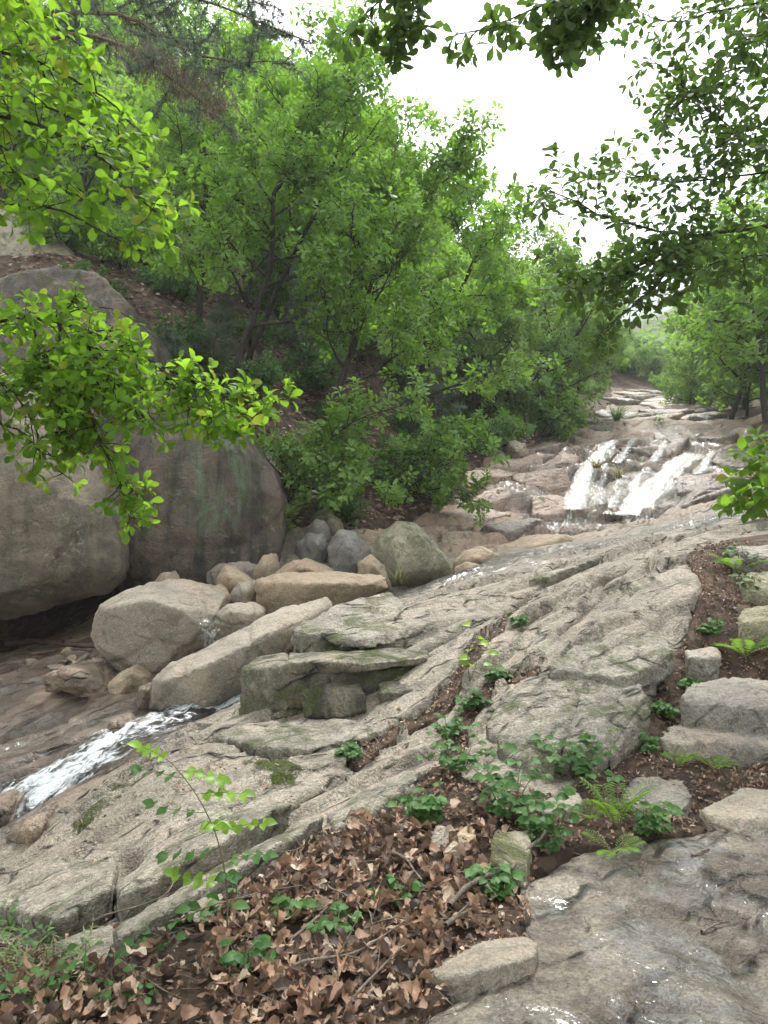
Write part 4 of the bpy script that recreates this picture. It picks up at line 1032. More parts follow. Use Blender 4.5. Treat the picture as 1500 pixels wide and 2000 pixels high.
class Plant:
    def __init__(s): s.tubes = []; s.p = []; s.a = []; s.n = []; s.s = []
    def limb(s, pts, r0, r1=None):
        pts = np.asarray(pts); r1 = r0 * 0.35 if r1 is None else r1
        s.tubes.append((pts, np.linspace(r0, r1, len(pts)) ** 1.0))
    def leaf(s, p, a, n, size): s.p.append(p); s.a.append(a); s.n.append(n); s.s.append(size)
    def rosette(s, p, d, k, size, tilt=0.35):
        d = unit(d); q = unit(np.cross(d, RNG.normal(size=3))); w = np.cross(d, q)
        a0 = RNG.uniform(0, 6.28)
        for i in range(k):
            an = a0 + 2 * math.pi * i / k + RNG.normal() * 0.25
            th = RNG.uniform(0.75, 1.45)
            ax = d * math.cos(th) + (q * math.cos(an) + w * math.sin(an)) * math.sin(th)
            ax = unit(ax + np.array([0, 0, -0.12]))
            nr = unit(d * 0.5 + UP * 0.8 + tilt * RNG.normal(size=3))
            s.leaf(p + 0.15 * size * ax, ax, nr, size * RNG.uniform(0.7, 1.15))
    def spray(s, pts, step, size, tilt=0.4, start=0.1, drop=0.15):
        """leaves alternating along a twig"""
        L = np.linalg.norm(np.diff(pts, axis=0), axis=1).sum()
        n = max(2, int(L / step))
        q, _ = resample(pts, n + 1)
        t = unit(np.gradient(q, axis=0))
        sgn = 1
        for i in range(int(start * n), n + 1):
            side = unit(np.cross(t[i], UP + 0.2 * RNG.normal(size=3)))
            ax = unit(t[i] * RNG.uniform(0.35, 0.9) + sgn * side * RNG.uniform(0.5, 1.0) + np.array([0, 0, -drop]) + 0.15 * RNG.normal(size=3))
            if i == n: ax = unit(t[i] + 0.2 * RNG.normal(size=3))
            s.leaf(q[i], ax, unit(UP + tilt * RNG.normal(size=3)), size * RNG.uniform(0.65, 1.15))
            sgn = -sgn
    def leaf_mesh(s, name, tpl, sel=None):
        P_, A, N, S = (np.array(x) for x in (s.p, s.a, s.n, s.s))
        if sel is not None: P_, A, N, S = P_[sel], A[sel], N[sel], S[sel]
        V, F = leaf_geo(tpl, P_, A, N, S)
        return mk_mesh(name, V, F, smooth=False if tpl in ('far', 'mid') else True)
    def shift(s, o):
        s.tubes = [(np.asarray(p) - o, r) for p, r in s.tubes]; s.p = [np.asarray(p) - o for p in s.p]

def thing(name, label, cat, loc=(0, 0, 0), group=None):
    o = bpy.data.objects.new(name, None); COL.objects.link(o)
    o.empty_display_size = 0.2
    o.location = loc; o['label'] = label; o['category'] = cat
    if group: o['group'] = group
    return o

def crown_limbs(pl, trunk, r_at, n_limbs, limb_len, t0=0.35, rise=0.45, size=0.11, sub=6, twigs=5, ros=6, flat=0.75, bias=None, twig_len=0.5):
    """limbs, branches and leafy twigs round a trunk"""
    q, L = resample(trunk, 40)
    for i in range(n_limbs):
        t = t0 + (1 - t0) * (i + RNG.uniform(0, 1)) / n_limbs
        k = min(38, int(t * 39))
        az = i * 2.4 + RNG.normal() * 0.5
        d = np.array([math.cos(az), math.sin(az), rise + RNG.uniform(-0.15, 0.5) + 0.9 * max(0, t - 0.7)])
        if bias is not None: d = d + np.asarray(bias) * RNG.uniform(0.2, 1.0)
        ll = limb_len * RNG.uniform(0.7, 1.2) * (1.15 - 0.55 * t)
        r = max(0.012, r_at(t) * 0.55)
        lp = wander(q[k], d, ll, 8, 0.16, 0.02)
        pl.limb(lp, r, 0.006)
        subbranch(pl, lp, r * 0.5, ll, size, sub, twigs, ros, flat, twig_len)

def subbranch(pl, lp, r, ll, size, sub, twigs, ros, flat, twig_len):
    lq, _ = resample(lp, 20)
    lt = unit(np.gradient(lq, axis=0))
    for j in range(sub):
        u = 0.25 + 0.75 * (j + RNG.uniform(0, 1)) / sub
        m = min(19, int(u * 19))
        side = unit(np.cross(lt[m], RNG.normal(size=3)))
        side[2] *= flat
        d2 = unit(lt[m] * 0.7 + side * 0.9 + UP * 0.12)
        bl = ll * 0.42 * RNG.uniform(0.6, 1.2) * (1.2 - 0.5 * u)
        bp = wander(lq[m], d2, bl, 6, 0.2, 0.03)
        pl.limb(bp, max(0.006, r * 0.7), 0.004)
        bq, _ = resample(bp, 12)
        bt = unit(np.gradient(bq, axis=0))
        for w in range(twigs):
            m2 = min(11, 2 + int(10 * (w + RNG.uniform(0, 1)) / twigs))
            sd = unit(np.cross(bt[m2], RNG.normal(size=3))); sd[2] *= 0.5
            d3 = unit(bt[m2] * 0.6 + sd + UP * 0.2)
            tw = wander(bq[m2], d3, twig_len * RNG.uniform(0.5, 1.1), 3, 0.22, 0.04)
            pl.limb(tw, 0.005, 0.002)
            for e in (1, 2, 3):
                pl.rosette(tw[e], unit(tw[e] - tw[e - 1]), ros, size)

def finish_tree(pl, label, cat, base, leaf, tpl, bark, group=None, name='oak_tree', parts='crown', k=6):
    base = np.asarray(base, float)
    pl.shift(base)
    root = thing(name, label, cat, base, group)
    obj('trunk', tubes_mesh('trunk', pl.tubes, k), M[bark], root)
    c = obj('crown', pl.leaf_mesh('crown', tpl), M[leaf], root)
    return root

def copy_thing(root, loc, rz, sc, label=None, group=None):
    r = root.copy(); COL.objects.link(r)
    r.location = loc; r.rotation_euler = (RNG.normal() * 0.04, RNG.normal() * 0.04, rz); r.scale = (sc, sc, sc * RNG.uniform(0.9, 1.12))
    if label: r['label'] = label
    if group: r['group'] = group
    for ch in list(root.children):
        c = ch.copy(); COL.objects.link(c); c.parent = r
    return r
# ------------------------------------------------------------------ trees of the left slope
def zt(x, y): return float(lookup(ZTOP, np.array([x]), np.array([y]))[0])
HERO = [ # label, trunk (px,py,d), r0, n_limbs, limb_len, t0, leaf material, leaf size, bias
 ('tall straight dark-trunked oak behind the giant dark boulder', [(383,745,16.6),(388,640,16.6),(392,520,16.7),(398,430,16.7),(402,330,16.8),(396,230,16.9),(408,110,17)], 0.095, 17, 2.6, .36, 'leaf_oak', .14, (0.5,-.2,0)),
 ('oak with a leaning dark trunk at the head of the boulder shoulder', [(448,765,14.6),(470,685,14.6),(498,610,14.6),(527,540,14.5),(536,480,14.4),(528,410,14.3),(560,300,14.2),(600,190,14.2)], 0.085, 18, 2.3, .30, 'leaf_oak', .13, (0.6,-.3,0)),
 ('oak leaning right beside the leaning dark trunk', [(472,740,15.6),(510,640,15.5),(545,560,15.4),(570,500,15.3),(610,430,15.2),(650,330,15.2),(690,200,15.3)], 0.075, 16, 2.4, .38, 'leaf_oak', .135, (0.5,-.3,.1)),
 ('forked oak rising from the leaf-strewn gully', [(652,800,14.8),(672,735,14.8),(686,700,14.8),(700,650,14.8),(728,545,14.7),(758,470,14.6),(800,405,14.6),(850,350,14.6)], 0.075, 17, 2.2, .30, 'leaf_oak', .13, (0.5,-.3,0)),
 ('slim dark oak deep in the gully, straight as a post', [(644,770,21),(643,680,21),(646,600,21),(650,480,21.2),(660,360,21.5)], 0.07, 12, 2.4, .4, 'leaf_oak', .165, None),
 ('slender oak above the gully with a kinked stem', [(690,700,22.5),(697,620,22.5),(690,560,22.5),(712,480,22.6),(730,330,23)], 0.07, 13, 2.8, .35, 'leaf_oak', .165, None),
 ('oak leaning over the shrub toward the falls', [(800,850,17.5),(815,740,17.4),(845,670,17.2),(880,600,17),(925,520,17),(960,430,17.2)], 0.08, 16, 2.6, .25, 'leaf_oak', .14, (0.4,-.3,0)),
 ('bushy tree with slanting limbs beside the falls', [(1015,800,25),(1050,735,24.8),(1095,700,24.6),(1130,650,24.6),(1150,580,25)], 0.10, 16, 3.2, .15, 'leaf_bg', .17, (0.5,-.2,-.05)),
 ('oak with pale green crown on the lower slope edge', [(925,800,23.5),(940,700,23.5),(960,620,23.4),(985,540,23.4)], 0.09, 16, 3.0, .2, 'leaf_bg', .17, (0.2,-.2,0)),
]
for lab, tr, r0, nl, ll, t0, mt, sz, bias in HERO:
    pts = soften([P(*q) for q in tr], 22, 0.06)
    gz = zt(pts[0][0], pts[0][1])
    pts[0][2] = min(pts[0][2], gz - 0.15)
    pl = Plant()
    pl.limb(pts, r0, r0 * 0.25)
    crown_limbs(pl, pts, lambda t: r0 * (1 - 0.7 * t), nl, ll, t0, size=sz, bias=bias, sub=6, twigs=5, ros=6)
    base = pts[0].copy()
    finish_tree(pl, lab, 'tree', base, mt, 'mid' if sz < 0.19 else 'far', 'bark_dark')

# bright side sprays that reach out of the shade toward the stream
def reach(pl, pts, r0, sub, ll, size, twigs=5, ros=6, flat=0.5, twig_len=0.4):
    lp = soften(pts, 18, 0.05); pl.limb(lp, r0, 0.005); subbranch(pl, lp, r0 * 0.6, ll, size, sub, twigs, ros, flat, twig_len)
SHR = [
 ('bright green arching shrub above the rounded boulders', 'shrub', (560,1010,12.9), [[(560,985,12.9),(610,900,12.4),(660,840,12.0),(740,800,11.7),(800,790,11.5)],[(565,985,12.9),(600,920,12.6),(640,900,12.4),(700,930,12.2),(730,960,12.1)],[(560,985,12.9),(580,900,12.7),(600,870,12.5)],[(570,985,12.9),(630,930,12.4),(690,890,12.2)],[(560,990,12.9),(600,950,12.4),(650,960,12.2)]], 'leaf_shrub', .13, 8, 1.6),
 ('spreading light green shrub hanging over the dark rock recess', 'shrub', (760,1000,15.2), [[(755,1000,15.2),(800,950,14.9),(860,910,14.6),(930,880,14.4),(980,875,14.3)],[(760,1000,15.2),(810,960,14.8),(880,950,14.6),(930,970,14.5)],[(757,1000,15.2),(780,930,15),(820,890,14.9),(870,870,14.8)],[(757,1000,15.2),(770,940,15.2),(790,900,15.2)]], 'leaf_shrub', .13, 8, 1.6),
 ('leafy shrub at the foot of the bushy tree by the falls', 'shrub', (1040,860,22.8), [[(1040,860,22.8),(1020,800,22.5),(1000,770,22.3)],[(1040,860,22.8),(1060,790,22.5),(1075,750,22.4)],[(1045,860,22.8),(1090,810,22.4),(1120,790,22.3)],[(1045,865,22.8),(1090,840,22.4),(1110,830,22.3)],[(1035,865,22.8),(990,830,22.4),(965,815,22.3)]], 'leaf_shrub', .17, 9, 2.2),
 ('dark leaved shrub in the gully below the forked oak', 'shrub', (585,800,18.0), [[(585,800,18),(560,750,17.7),(540,725,17.6)],[(585,800,18),(590,740,17.8),(600,715,17.8)],[(585,800,18),(620,760,17.7),(640,740,17.6)]], 'leaf_bramble', .12, 8, 1.6),
]
for lab, cat, b, limbs, mt, sz, sub, ll in SHR:
    pl = Plant()
    for L_ in limbs: reach(pl, [P(*q) for q in L_], 0.018, sub, ll, sz)
    base = P(*b); finish_tree(pl, lab, cat, base, mt, 'mid', 'bark_dark', name='shrub')

# --- background trees: a few kinds, each copied up the slope
def make_bg(name, h, r0, nl, ll, size, mt, sub=5, twigs=4, ros=5, tl=0.8, t0=.3):
    pl = Plant()
    tr = wander((0, 0, -0.4), (RNG.normal() * .1, RNG.normal() * .1, 1), h * 0.85, 10, 0.07, 0.05)
    pl.limb(tr, r0, r0 * 0.2)
    crown_limbs(pl, tr, lambda t: r0 * (1 - .75 * t), nl, ll, t0, size=size, sub=sub, twigs=twigs, ros=ros, twig_len=tl)
    return finish_tree(pl, '', 'tree', (0, 0, 0), mt, 'far', 'bark_dark', name=name, k=5)
KIND = [(make_bg('oak_tree', 7.5, .11, 15, 3.0, .27, 'leaf_bg'), 'leafy oak standing on the wooded slope behind the stream'),
        (make_bg('oak_tree', 9.0, .12, 16, 3.2, .27, 'leaf_oak'), 'tall fresh green oak standing on the wooded slope'),
        (make_bg('oak_tree', 6.0, .08, 13, 2.6, .25, 'leaf_bg', t0=.2), 'low bushy oak standing on the wooded slope'),
        (make_bg('oak_tree', 8.0, .10, 15, 2.8, .27, 'leaf_dark', t0=.25), 'dark green oak standing on the wooded slope')]
def pine_tufts(pl, pts, step, nlen, k=14, spread=0.9):
    q, L = resample(pts, max(3, int(np.linalg.norm(np.diff(pts, axis=0), axis=1).sum() / step)))
    t = unit(np.gradient(q, axis=0))
    for i in range(len(q)):
        for _ in range(k):
            ax = unit(t[i] * RNG.uniform(0.3, 1.0) + spread * unit(RNG.normal(size=3)))
            pl.leaf(q[i], ax, unit(RNG.normal(size=3)), nlen * RNG.uniform(0.7, 1.2))
def needle_mesh(name, pl, wid):
    S = np.array(pl.s)
    V, F = leaf_geo('needle', np.array(pl.p), np.array(pl.a), np.array(pl.n), S, np.full(len(S), wid))
    return mk_mesh(name, V, F, smooth=False)
def make_conifer(h, r0, mt='needle', width=1.7, k=16, nlen=.22, wid=.03, nl=34):
    pl = Plant()
    tr = wander((0, 0, -.3), (0, 0, 1), h, 10, .05, .05); pl.limb(tr, r0, .01)
    q, _ = resample(tr, 40)
    for i in range(nl):
        t = .15 + .83 * i / nl; az = i * 2.4
        ll = width * (1.08 - t) * RNG.uniform(.7, 1.1)
        lp = wander(q[int(t * 39)], (math.cos(az), math.sin(az), .25), ll, 5, .15, .05); pl.limb(lp, .012, .004)
        pine_tufts(pl, lp[1:], .14, nlen, k)
        for m in (2, 3, 4):
            for sd in (-1, 1):
                d = lp[m] - lp[m - 1]; s = np.cross(unit(d), UP) * sd
                tw = wander(lp[m], unit(d) * .6 + s, ll * .35, 3, .15, .05); pine_tufts(pl, tw, .14, nlen, k)
    root = thing('pine_tree', 'dark needled pine standing among the oaks', 'tree', (0, 0, 0))
    obj('trunk', tubes_mesh('trunk', pl.tubes, 5), M['bark_pine'], root)
    obj('crown', needle_mesh('crown', pl, wid), M[mt], root)
    return root
con = make_conifer(6.5, .09)
KIND.append((con, 'dark needled pine standing among the oaks on the slope'))
jun = make_conifer(2.6, .04, width=1.0, k=12, nlen=.13, wid=.018, nl=40)
bush0 = Plant()
for a in range(9):
    lp = wander((0, 0, -.1), (math.cos(a * .7), math.sin(a * .7), 1.1), 1.25, 6, .15, 0)
    bush0.limb(lp, .014, .004); subbranch(bush0, lp, .008, 1.2, .13, 5, 4, 5, .7, .35)
bush = finish_tree(bush0, '', 'shrub', (0, 0, 0), 'leaf_shrub', 'far', 'bark_dark', name='shrub', k=4)
bush1 = Plant()
for a in range(9):
    lp = wander((0, 0, -.1), (math.cos(a * .7), math.sin(a * .7), .7), 1.1, 6, .15, 0)
    bush1.limb(lp, .012, .004); subbranch(bush1, lp, .008, 1.2, .11, 5, 4, 5, .7, .3)
bush_d = finish_tree(bush1, '', 'shrub', (0, 0, 0), 'leaf_bramble', 'far', 'bark_dark', name='shrub', k=4)
used_first = set()
def place(root, loc, rz, sc, label, group):
    if id(root) not in used_first:
        used_first.add(id(root))
        root.location = loc; root.rotation_euler = (0, 0, rz); root.scale = (sc, sc, sc)
        root['label'] = label; root['group'] = group
        return root
    return copy_thing(root, loc, rz, sc, label, group)
rr = random.Random(5)
spots = []
def try_spot(x, y, mind):
    if any((x - a) ** 2 + (y - b) ** 2 < mind ** 2 for a, b in spots): return False
    spots.append((x, y)); return True
def visible(x, y, z, top):
    a, b = 750 + FPX * x / y, 1000 - FPX * (z + top - CZ) / y
    return -250 < a < 1750 and b < 1010 and 1000 - FPX * (z - CZ) / y > -150
cnt = 0
for _ in range(6000):
    y = 15.5 * (110 / 15.5) ** (rr.random() ** 0.9)
    x = rr.uniform(-0.75, 0.75) * y
    if not (in_poly(np.array([x]), np.array([y]), HILL_L)[0] or in_poly(np.array([x]), np.array([y]), HILL_R)[0]): continue
    z = zt(x, y)
    if not visible(x, y, z, 7): continue
    pxb = 750 + FPX * x / y
    left = in_poly(np.array([x]), np.array([y]), HILL_L)[0]
    if left and y < 19 and pxb > 430: continue
    if left and y < 17.5: continue
    if not left and y < 20: continue
    # keep the view up the stream open
    if left and y < 90 and pxb > 1130 : continue
    if (not left) and pxb < 1390: continue
    if (not left) and pxb < 1450 and y > 40: continue
    if not try_spot(x, y, 1.7 + y * 0.028): continue
    w = [3, 3, 3, 2, 1.3]
    i = rr.choices(range(5), w)[0]
    r, lab = KIND[i]
    sc = rr.uniform(0.7, 1.12)
    if y < 26: sc *= .85
    if pxb > 850 and left: sc *= 0.75
    if not left: lab = lab.replace('the wooded slope behind the stream', 'the right bank above the falls').replace('the wooded slope', 'the right bank above the falls').replace('on the slope', 'on the right bank')
    place(r, (x, y, z - .1), rr.uniform(0, 6.28), sc, lab, 'trees on the wooded slope' if left else 'trees on the right bank')
    cnt += 1
    if cnt > 190: break
# understory shrubs
spots2 = []
cnt = 0
for _ in range(3000):
    y = 12.5 * (60 / 12.5) ** rr.random(); x = rr.uniform(-0.55, 0.55) * y
    if not (in_poly(np.array([x]), np.array([y]), HILL_L)[0] or (y > 16 and in_poly(np.array([x]), np.array([y]), HILL_R)[0])): continue
    z = zt(x, y)
    if not visible(x, y, z, 1.5): continue
    px_, py_ = 750 + FPX * x / y, 1000 - FPX * (z - CZ) / y
    if 560 < px_ < 680 and 640 < py_ < 860 and rr.random() < .8: continue
    if px_ < 500 and y < 14.5: continue
    if any((x - a) ** 2 + (y - b) ** 2 < (0.75 + .02 * y) ** 2 for a, b in spots2): continue
    spots2.append((x, y))
    b, lab = (bush, 'light green leafy shrub growing under the slope oaks') if rr.random() < .5 else (bush_d, 'deep green low shrub growing under the slope oaks')
    place(b, (x, y, z - .05), rr.uniform(0, 6.28), rr.uniform(.55, 1.0) * (1 if y > 15 else .7), lab, 'shrubs under the oaks')
    cnt += 1
    if cnt > 170: break
for lab, q, sc in [('dark juniper bush in the gully beside the kinked oak', (600,705,19.5), 1.15), ('dark juniper bush leaning on the giant dark boulder', (345,690,13.8), .8), ('low dark juniper on top of the giant dark boulder', (250,610,14.0), .75), ('dark juniper behind the giant dark boulder', (420,690,15.2), .7),
                   ('dark pine sapling left of the bushy tree by the falls', (960,760,27), 1.6)]:
    p = P(*q); p[2] = min(p[2], zt(p[0], p[1]) + .2)
    place(jun, p, rr.uniform(0, 6), sc, lab, 'dark junipers on the slope')
# thickets on the right bank
for lab, q, sc, kd in [('wide oak bending over the right bank above the falls', (1420,800,26), .95, 0), ('round oak crown close behind the bank boulders', (1500,800,22), .8, 1),
                   ('small oak on the right bank nearest the upper rock slab', (1350,790,33), .6, 2), ('low bushy oak spilling over the right bank rim', (1460,810,27), .8, 2), ('small dark oak beyond the upper rock slab', (1285,770,50), .42, 0), ('low oak closing the view above the upper rock slab', (1230,760,56), .4, 2), ('small oak behind the upper rock slab beside the wooded slope', (1180,765,48), .5, 0)]:
    p = P(*q); p[2] = zt(p[0], p[1]) - .1
    place(KIND[kd][0], p, rr.uniform(0, 6), sc, lab, 'trees on the right bank')
# ------------------------------------------------------------------ trees that reach in from beside the path
def near_limb(pl, pts, r0, n_tw, tw_len, size, droop=-0.1, spray_step=0.055, ros=4, flat=0.35, end=True, t0=0.12):
    lp = soften(pts, 26, 0.04)
    pl.limb(lp, r0, 0.004)
    q, _ = resample(lp, 60); t = unit(np.gradient(q, axis=0))
    n_tw = int(n_tw * 1.7)
    for i in range(n_tw):
        u = t0 + (1 - t0) * (i + RNG.uniform(0, 1)) / n_tw
        m = min(59, int(u * 59))
        side = unit(np.cross(t[m], UP)) * (1 if i % 2 else -1)
        d = unit(t[m] * RNG.uniform(.4, .9) + side * RNG.uniform(.4, 1.0) + np.array([0, 0, RNG.normal() * flat + droop]))
        L = tw_len * RNG.uniform(.5, 1.2) * (1.15 - .5 * u)
        tw = wander(q[m], d, L, 5, .16, droop * .25)
        pl.limb(tw, .0045, .0015)
        pl.spray(tw, spray_step, size, .45)
        pl.rosette(tw[-1], tw[-1] - tw[-2], ros, size, .5)
        if L > tw_len * .6:
            for _ in range(2):
                mm = RNG.integers(1, 4)
                d2 = unit((tw[mm + 1] - tw[mm]) * 3 + RNG.normal(size=3) * .5)
                t2 = wander(tw[mm], d2, L * .5, 3, .15, droop * .2); pl.limb(t2, .003, .0012)
                pl.spray(t2, spray_step, size * .9, .45); pl.rosette(t2[-1], t2[-1] - t2[-2], ros, size * .9, .5)
    if end: pl.rosette(lp[-1], lp[-1] - lp[-2], 6, size, .5)

def near_tree(label, base, trunk, r0, limbs, mat, tpl, bulk, name='overhanging_tree', far_mat=None):
    """trunk beside the path, limbs that reach into view (own leaves), high crown above"""
    root = thing(name, label, 'tree', base)
    b = np.asarray(base, float)
    tr = soften(trunk, 20, .05)
    wood = Plant(); wood.limb(tr, r0, r0 * .3)
    for f in limbs: f(wood)
    wood.shift(b)
    obj('trunk', tubes_mesh('trunk', wood.tubes, 6), M['bark_dark'], root)
    Pp = np.array(wood.p) + b
    px, py = proj(Pp[:, 0], Pp[:, 1], Pp[:, 2])
    ok = (Pp[:, 1] > .5) & (px > -10) & (px < 1510) & (py > -10) & (py < 2010)
    score = np.where(ok, np.array(wood.s) / np.maximum(Pp[:, 1], .5), 0)
    order = np.argsort(-score)
    one, rest = order[:290], order[290:]
    lm = leaf_part_mesh(tpl, mat)
    for i in one:
        if score[i] <= 0: continue
        o = bpy.data.objects.new('leaf', lm); COL.objects.link(o); o.parent = root
        o.matrix_local = frame_mat(wood.p[i], wood.a[i], wood.n[i], wood.s[i])
    if len(rest):
        obj('foliage', wood.leaf_mesh('foliage', tpl + '_lo', rest), M[mat], root, kind='stuff')
    if bulk:
        pl = Plant(); bulk(pl, tr); pl.shift(b)
        obj('branch', tubes_mesh('branch', pl.tubes, 5), M['bark_dark'], root)
        obj('crown', pl.leaf_mesh('crown', 'far'), M[far_mat or mat], root)
    return root
def PP(*q): return [P(*a) for a in q]
def high_crown(n, ll, size=.17, t0=.6, rise=.5, bias=None):
    return lambda pl, tr: crown_limbs(pl, tr, lambda t: .06, n, ll, t0, rise=rise, size=size, sub=5, twigs=4, ros=5, twig_len=.7, bias=bias)
# left: fresh green limbs
near_tree('fresh green oak branches reaching over the giant boulders from beside the stream', (-4.3, 4.6, -0.5), [(-4.3, 4.6, -.7), (-4.2, 4.6, 1.5), (-4.0, 4.7, 3.5), (-4.1, 4.7, 6), (-4.3, 4.6, 8.5)], .11, [
    lambda w: near_limb(w, [(-4.05, 4.7, 3.3)] + PP((-120,215,4.6),(0,227,4.5),(75,240,4.4),(130,268,4.3),(185,300,4.3),(235,345,4.2),(285,395,4.2),(315,425,4.1)), .026, 22, .38, .088, -.08),
    lambda w: near_limb(w, [(-4.1, 4.6, 2.8)] + PP((-120,400,4.4),(0,395,4.3),(70,395,4.2),(150,430,4.1),(235,470,4.1)), .02, 14, .32, .085, -.05),
    lambda w: near_limb(w, [(-4.05, 4.7, 3.7)] + PP((-120,80,5),(0,100,4.9),(100,130,4.8),(200,190,4.7),(275,260,4.6)), .022, 20, .42, .09, -.08),
    lambda w: near_limb(w, [(-4.05, 4.7, 4.2)] + PP((-120,-20,5),(20,10,4.9),(110,50,4.8),(170,100,4.7)), .022, 16, .42, .095, -.08),
    lambda w: near_limb(w, [(-4.05, 4.6, 3.1)] + PP((-120,300,4.4),(20,330,4.3),(120,375,4.2),(190,400,4.2)), .018, 14, .36, .088, -.08),
    lambda w: near_limb(w, [(-4.05, 4.7, 4.4)] + PP((-150,-80,4.6),(0,-60,4.4),(120,-20,4.2)), .018, 12, .36, .095, -.15),
    lambda w: near_limb(w, [(-4.1, 4.6, 3.3)] + PP((-150,150,4.9),(0,180,4.8),(90,210,4.7),(200,250,4.6),(290,330,4.6)), .018, 16, .36, .085, -.1),
    ], 'leaf_near', 'near', high_crown(10, 3.0, t0=.75), far_mat='leaf_oak')
near_tree('fresh green limb drooping low before the giant boulders', (-4.0, 4.05, -0.5), [(-4.0, 4.05, -.7), (-3.9, 4.05, 1.2), (-3.7, 4.05, 2.6), (-3.7, 4.0, 4.2)], .07, [
    lambda w: near_limb(w, [(-3.75, 4.05, 2.4)] + PP((-120,640,4.3),(0,627,4.25),(80,619,4.2),(120,632,4.2),(200,652,4.15),(300,706,4.1),(400,765,4.05),(470,785,4.0),(520,790,4.0)), .017, 30, .32, .078, -.02, t0=.30, flat=.3),
    lambda w: near_limb(w, PP((115,632,4.2),(118,690,4.1),(150,760,4.0),(185,820,3.95),(205,880,3.9),(235,950,3.9),(255,985,3.9)), .010, 18, .27, .07, -.05, t0=.1),
    lambda w: near_limb(w, [(-3.8, 4.05, 2.2)] + PP((-120,700,4.2),(-20,720,4.1),(40,770,4.05),(70,850,4.0),(80,920,4.0)), .012, 15, .30, .07, -.1, t0=.3),
    lambda w: near_limb(w, [(-3.8, 4.05, 2.0)] + PP((-120,800,4.1),(-10,810,4.0),(50,850,3.95),(90,900,3.9)), .009, 10, .28, .072, -.1, t0=.3),
    lambda w: near_limb(w, PP((60,640,4.2),(90,700,4.1),(110,780,4.0),(140,860,3.95)), .008, 14, .28, .072, -.08),
    lambda w: near_limb(w, PP((300,706,4.1),(340,760,4.05),(400,810,4.0),(450,830,4.0)), .006, 10, .22, .07, -.05),
    lambda w: near_limb(w, PP((150,640,4.15),(200,710,4.0),(250,770,3.95),(290,830,3.9)), .008, 12, .25, .07, -.05),
    lambda w: near_limb(w, PP((-120,740,4.3),(0,745,4.2),(70,745,4.1),(150,740,4.0),(240,745,3.95)), .009, 12, .26, .07, -.05),
    lambda w: w.limb(soften(PP((115,626,4.2),(130,608,4.2),(170,600,4.15),(220,600,4.1),(270,630,4.1),(305,662,4.1)), 16), .005, .0015),
    lambda w: near_limb(w, PP((115,615,4.2),(130,600,4.2),(150,580,4.2)), .003, 4, .12, .04, .05),
    ], 'leaf_near', 'near', None)
# right: limbs against the sky, backlit shade put into a darker leaf colour
near_tree('dark oak limbs hanging in from the right bank against the sky', (5.6, 6.2, 1.6), [(5.6, 6.2, 1.3), (5.5, 6.3, 3), (5.3, 6.4, 5), (5.2, 6.4, 7), (5.2, 6.3, 10)], .13, [
    lambda w: near_limb(w, [(5.5, 6.4, 3.4)] + PP((1620,425,6.9),(1500,440,6.7),(1420,450,6.6),(1350,468,6.5),(1260,450,6.4),(1150,410,6.3),(1050,360,6.2)), .03, 30, .60, .10, -.05, spray_step=.05),
    lambda w: near_limb(w, PP((1400,452,6.6),(1340,480,6.4),(1280,510,6.2),(1200,540,6.1),(1110,560,6.0)), .016, 24, .5, .10, -.05),
    lambda w: near_limb(w, PP((1340,490,6.3),(1280,560,6.0),(1220,610,5.8),(1160,660,5.7)), .008, 9, .30, .09, -.12),
    lambda w: near_limb(w, [(5.35, 6.4, 4.6)] + PP((1600,330,7.1),(1500,285,7.0),(1430,255,6.9),(1380,215,6.9),(1330,160,6.8),(1270,115,6.8)), .018, 18, .55, .10, 0, spray_step=.06),
    lambda w: near_limb(w, [(5.4, 6.4, 4.2)] + PP((1600,330,6.8),(1480,340,6.7),(1380,350,6.6),(1290,360,6.5),(1200,330,6.4)), .018, 24, .62, .10, -.05),
    lambda w: near_limb(w, [(5.3, 6.4, 5.2)] + PP((1650,170,7.2),(1500,130,7.2),(1420,130,7.1),(1350,180,7.0),(1290,240,6.9)), .018, 22, .7, .105, -.05),
    lambda w: near_limb(w, [(5.3, 6.4, 6.2)] + PP((1650,-60,7),(1500,0,6.8),(1400,20,6.6),(1300,50,6.5),(1240,20,6.5)), .018, 20, .65, .105, -.05),
    lambda w: near_limb(w, [(5.5, 6.2, 3.2)] + PP((1620,520,5.8),(1500,500,5.7),(1430,500,5.6),(1380,520,5.6)), .015, 20, .4, .10, -.12),
    lambda w: near_limb(w, [(5.3, 6.4, 5.6)] + PP((1650,60,6.2),(1520,60,6.0),(1440,80,6.0),(1400,120,6.0)), .015, 17, .5, .105, -.05),
    lambda w: near_limb(w, [(5.4, 6.4, 4.0)] + PP((1650,240,6.6),(1520,230,6.5),(1440,260,6.4),(1380,300,6.4)), .015, 16, .55, .10, -.05),
    ], 'leaf_dark', 'lobed', high_crown(8, 3.0, t0=.75), far_mat='leaf_oak')
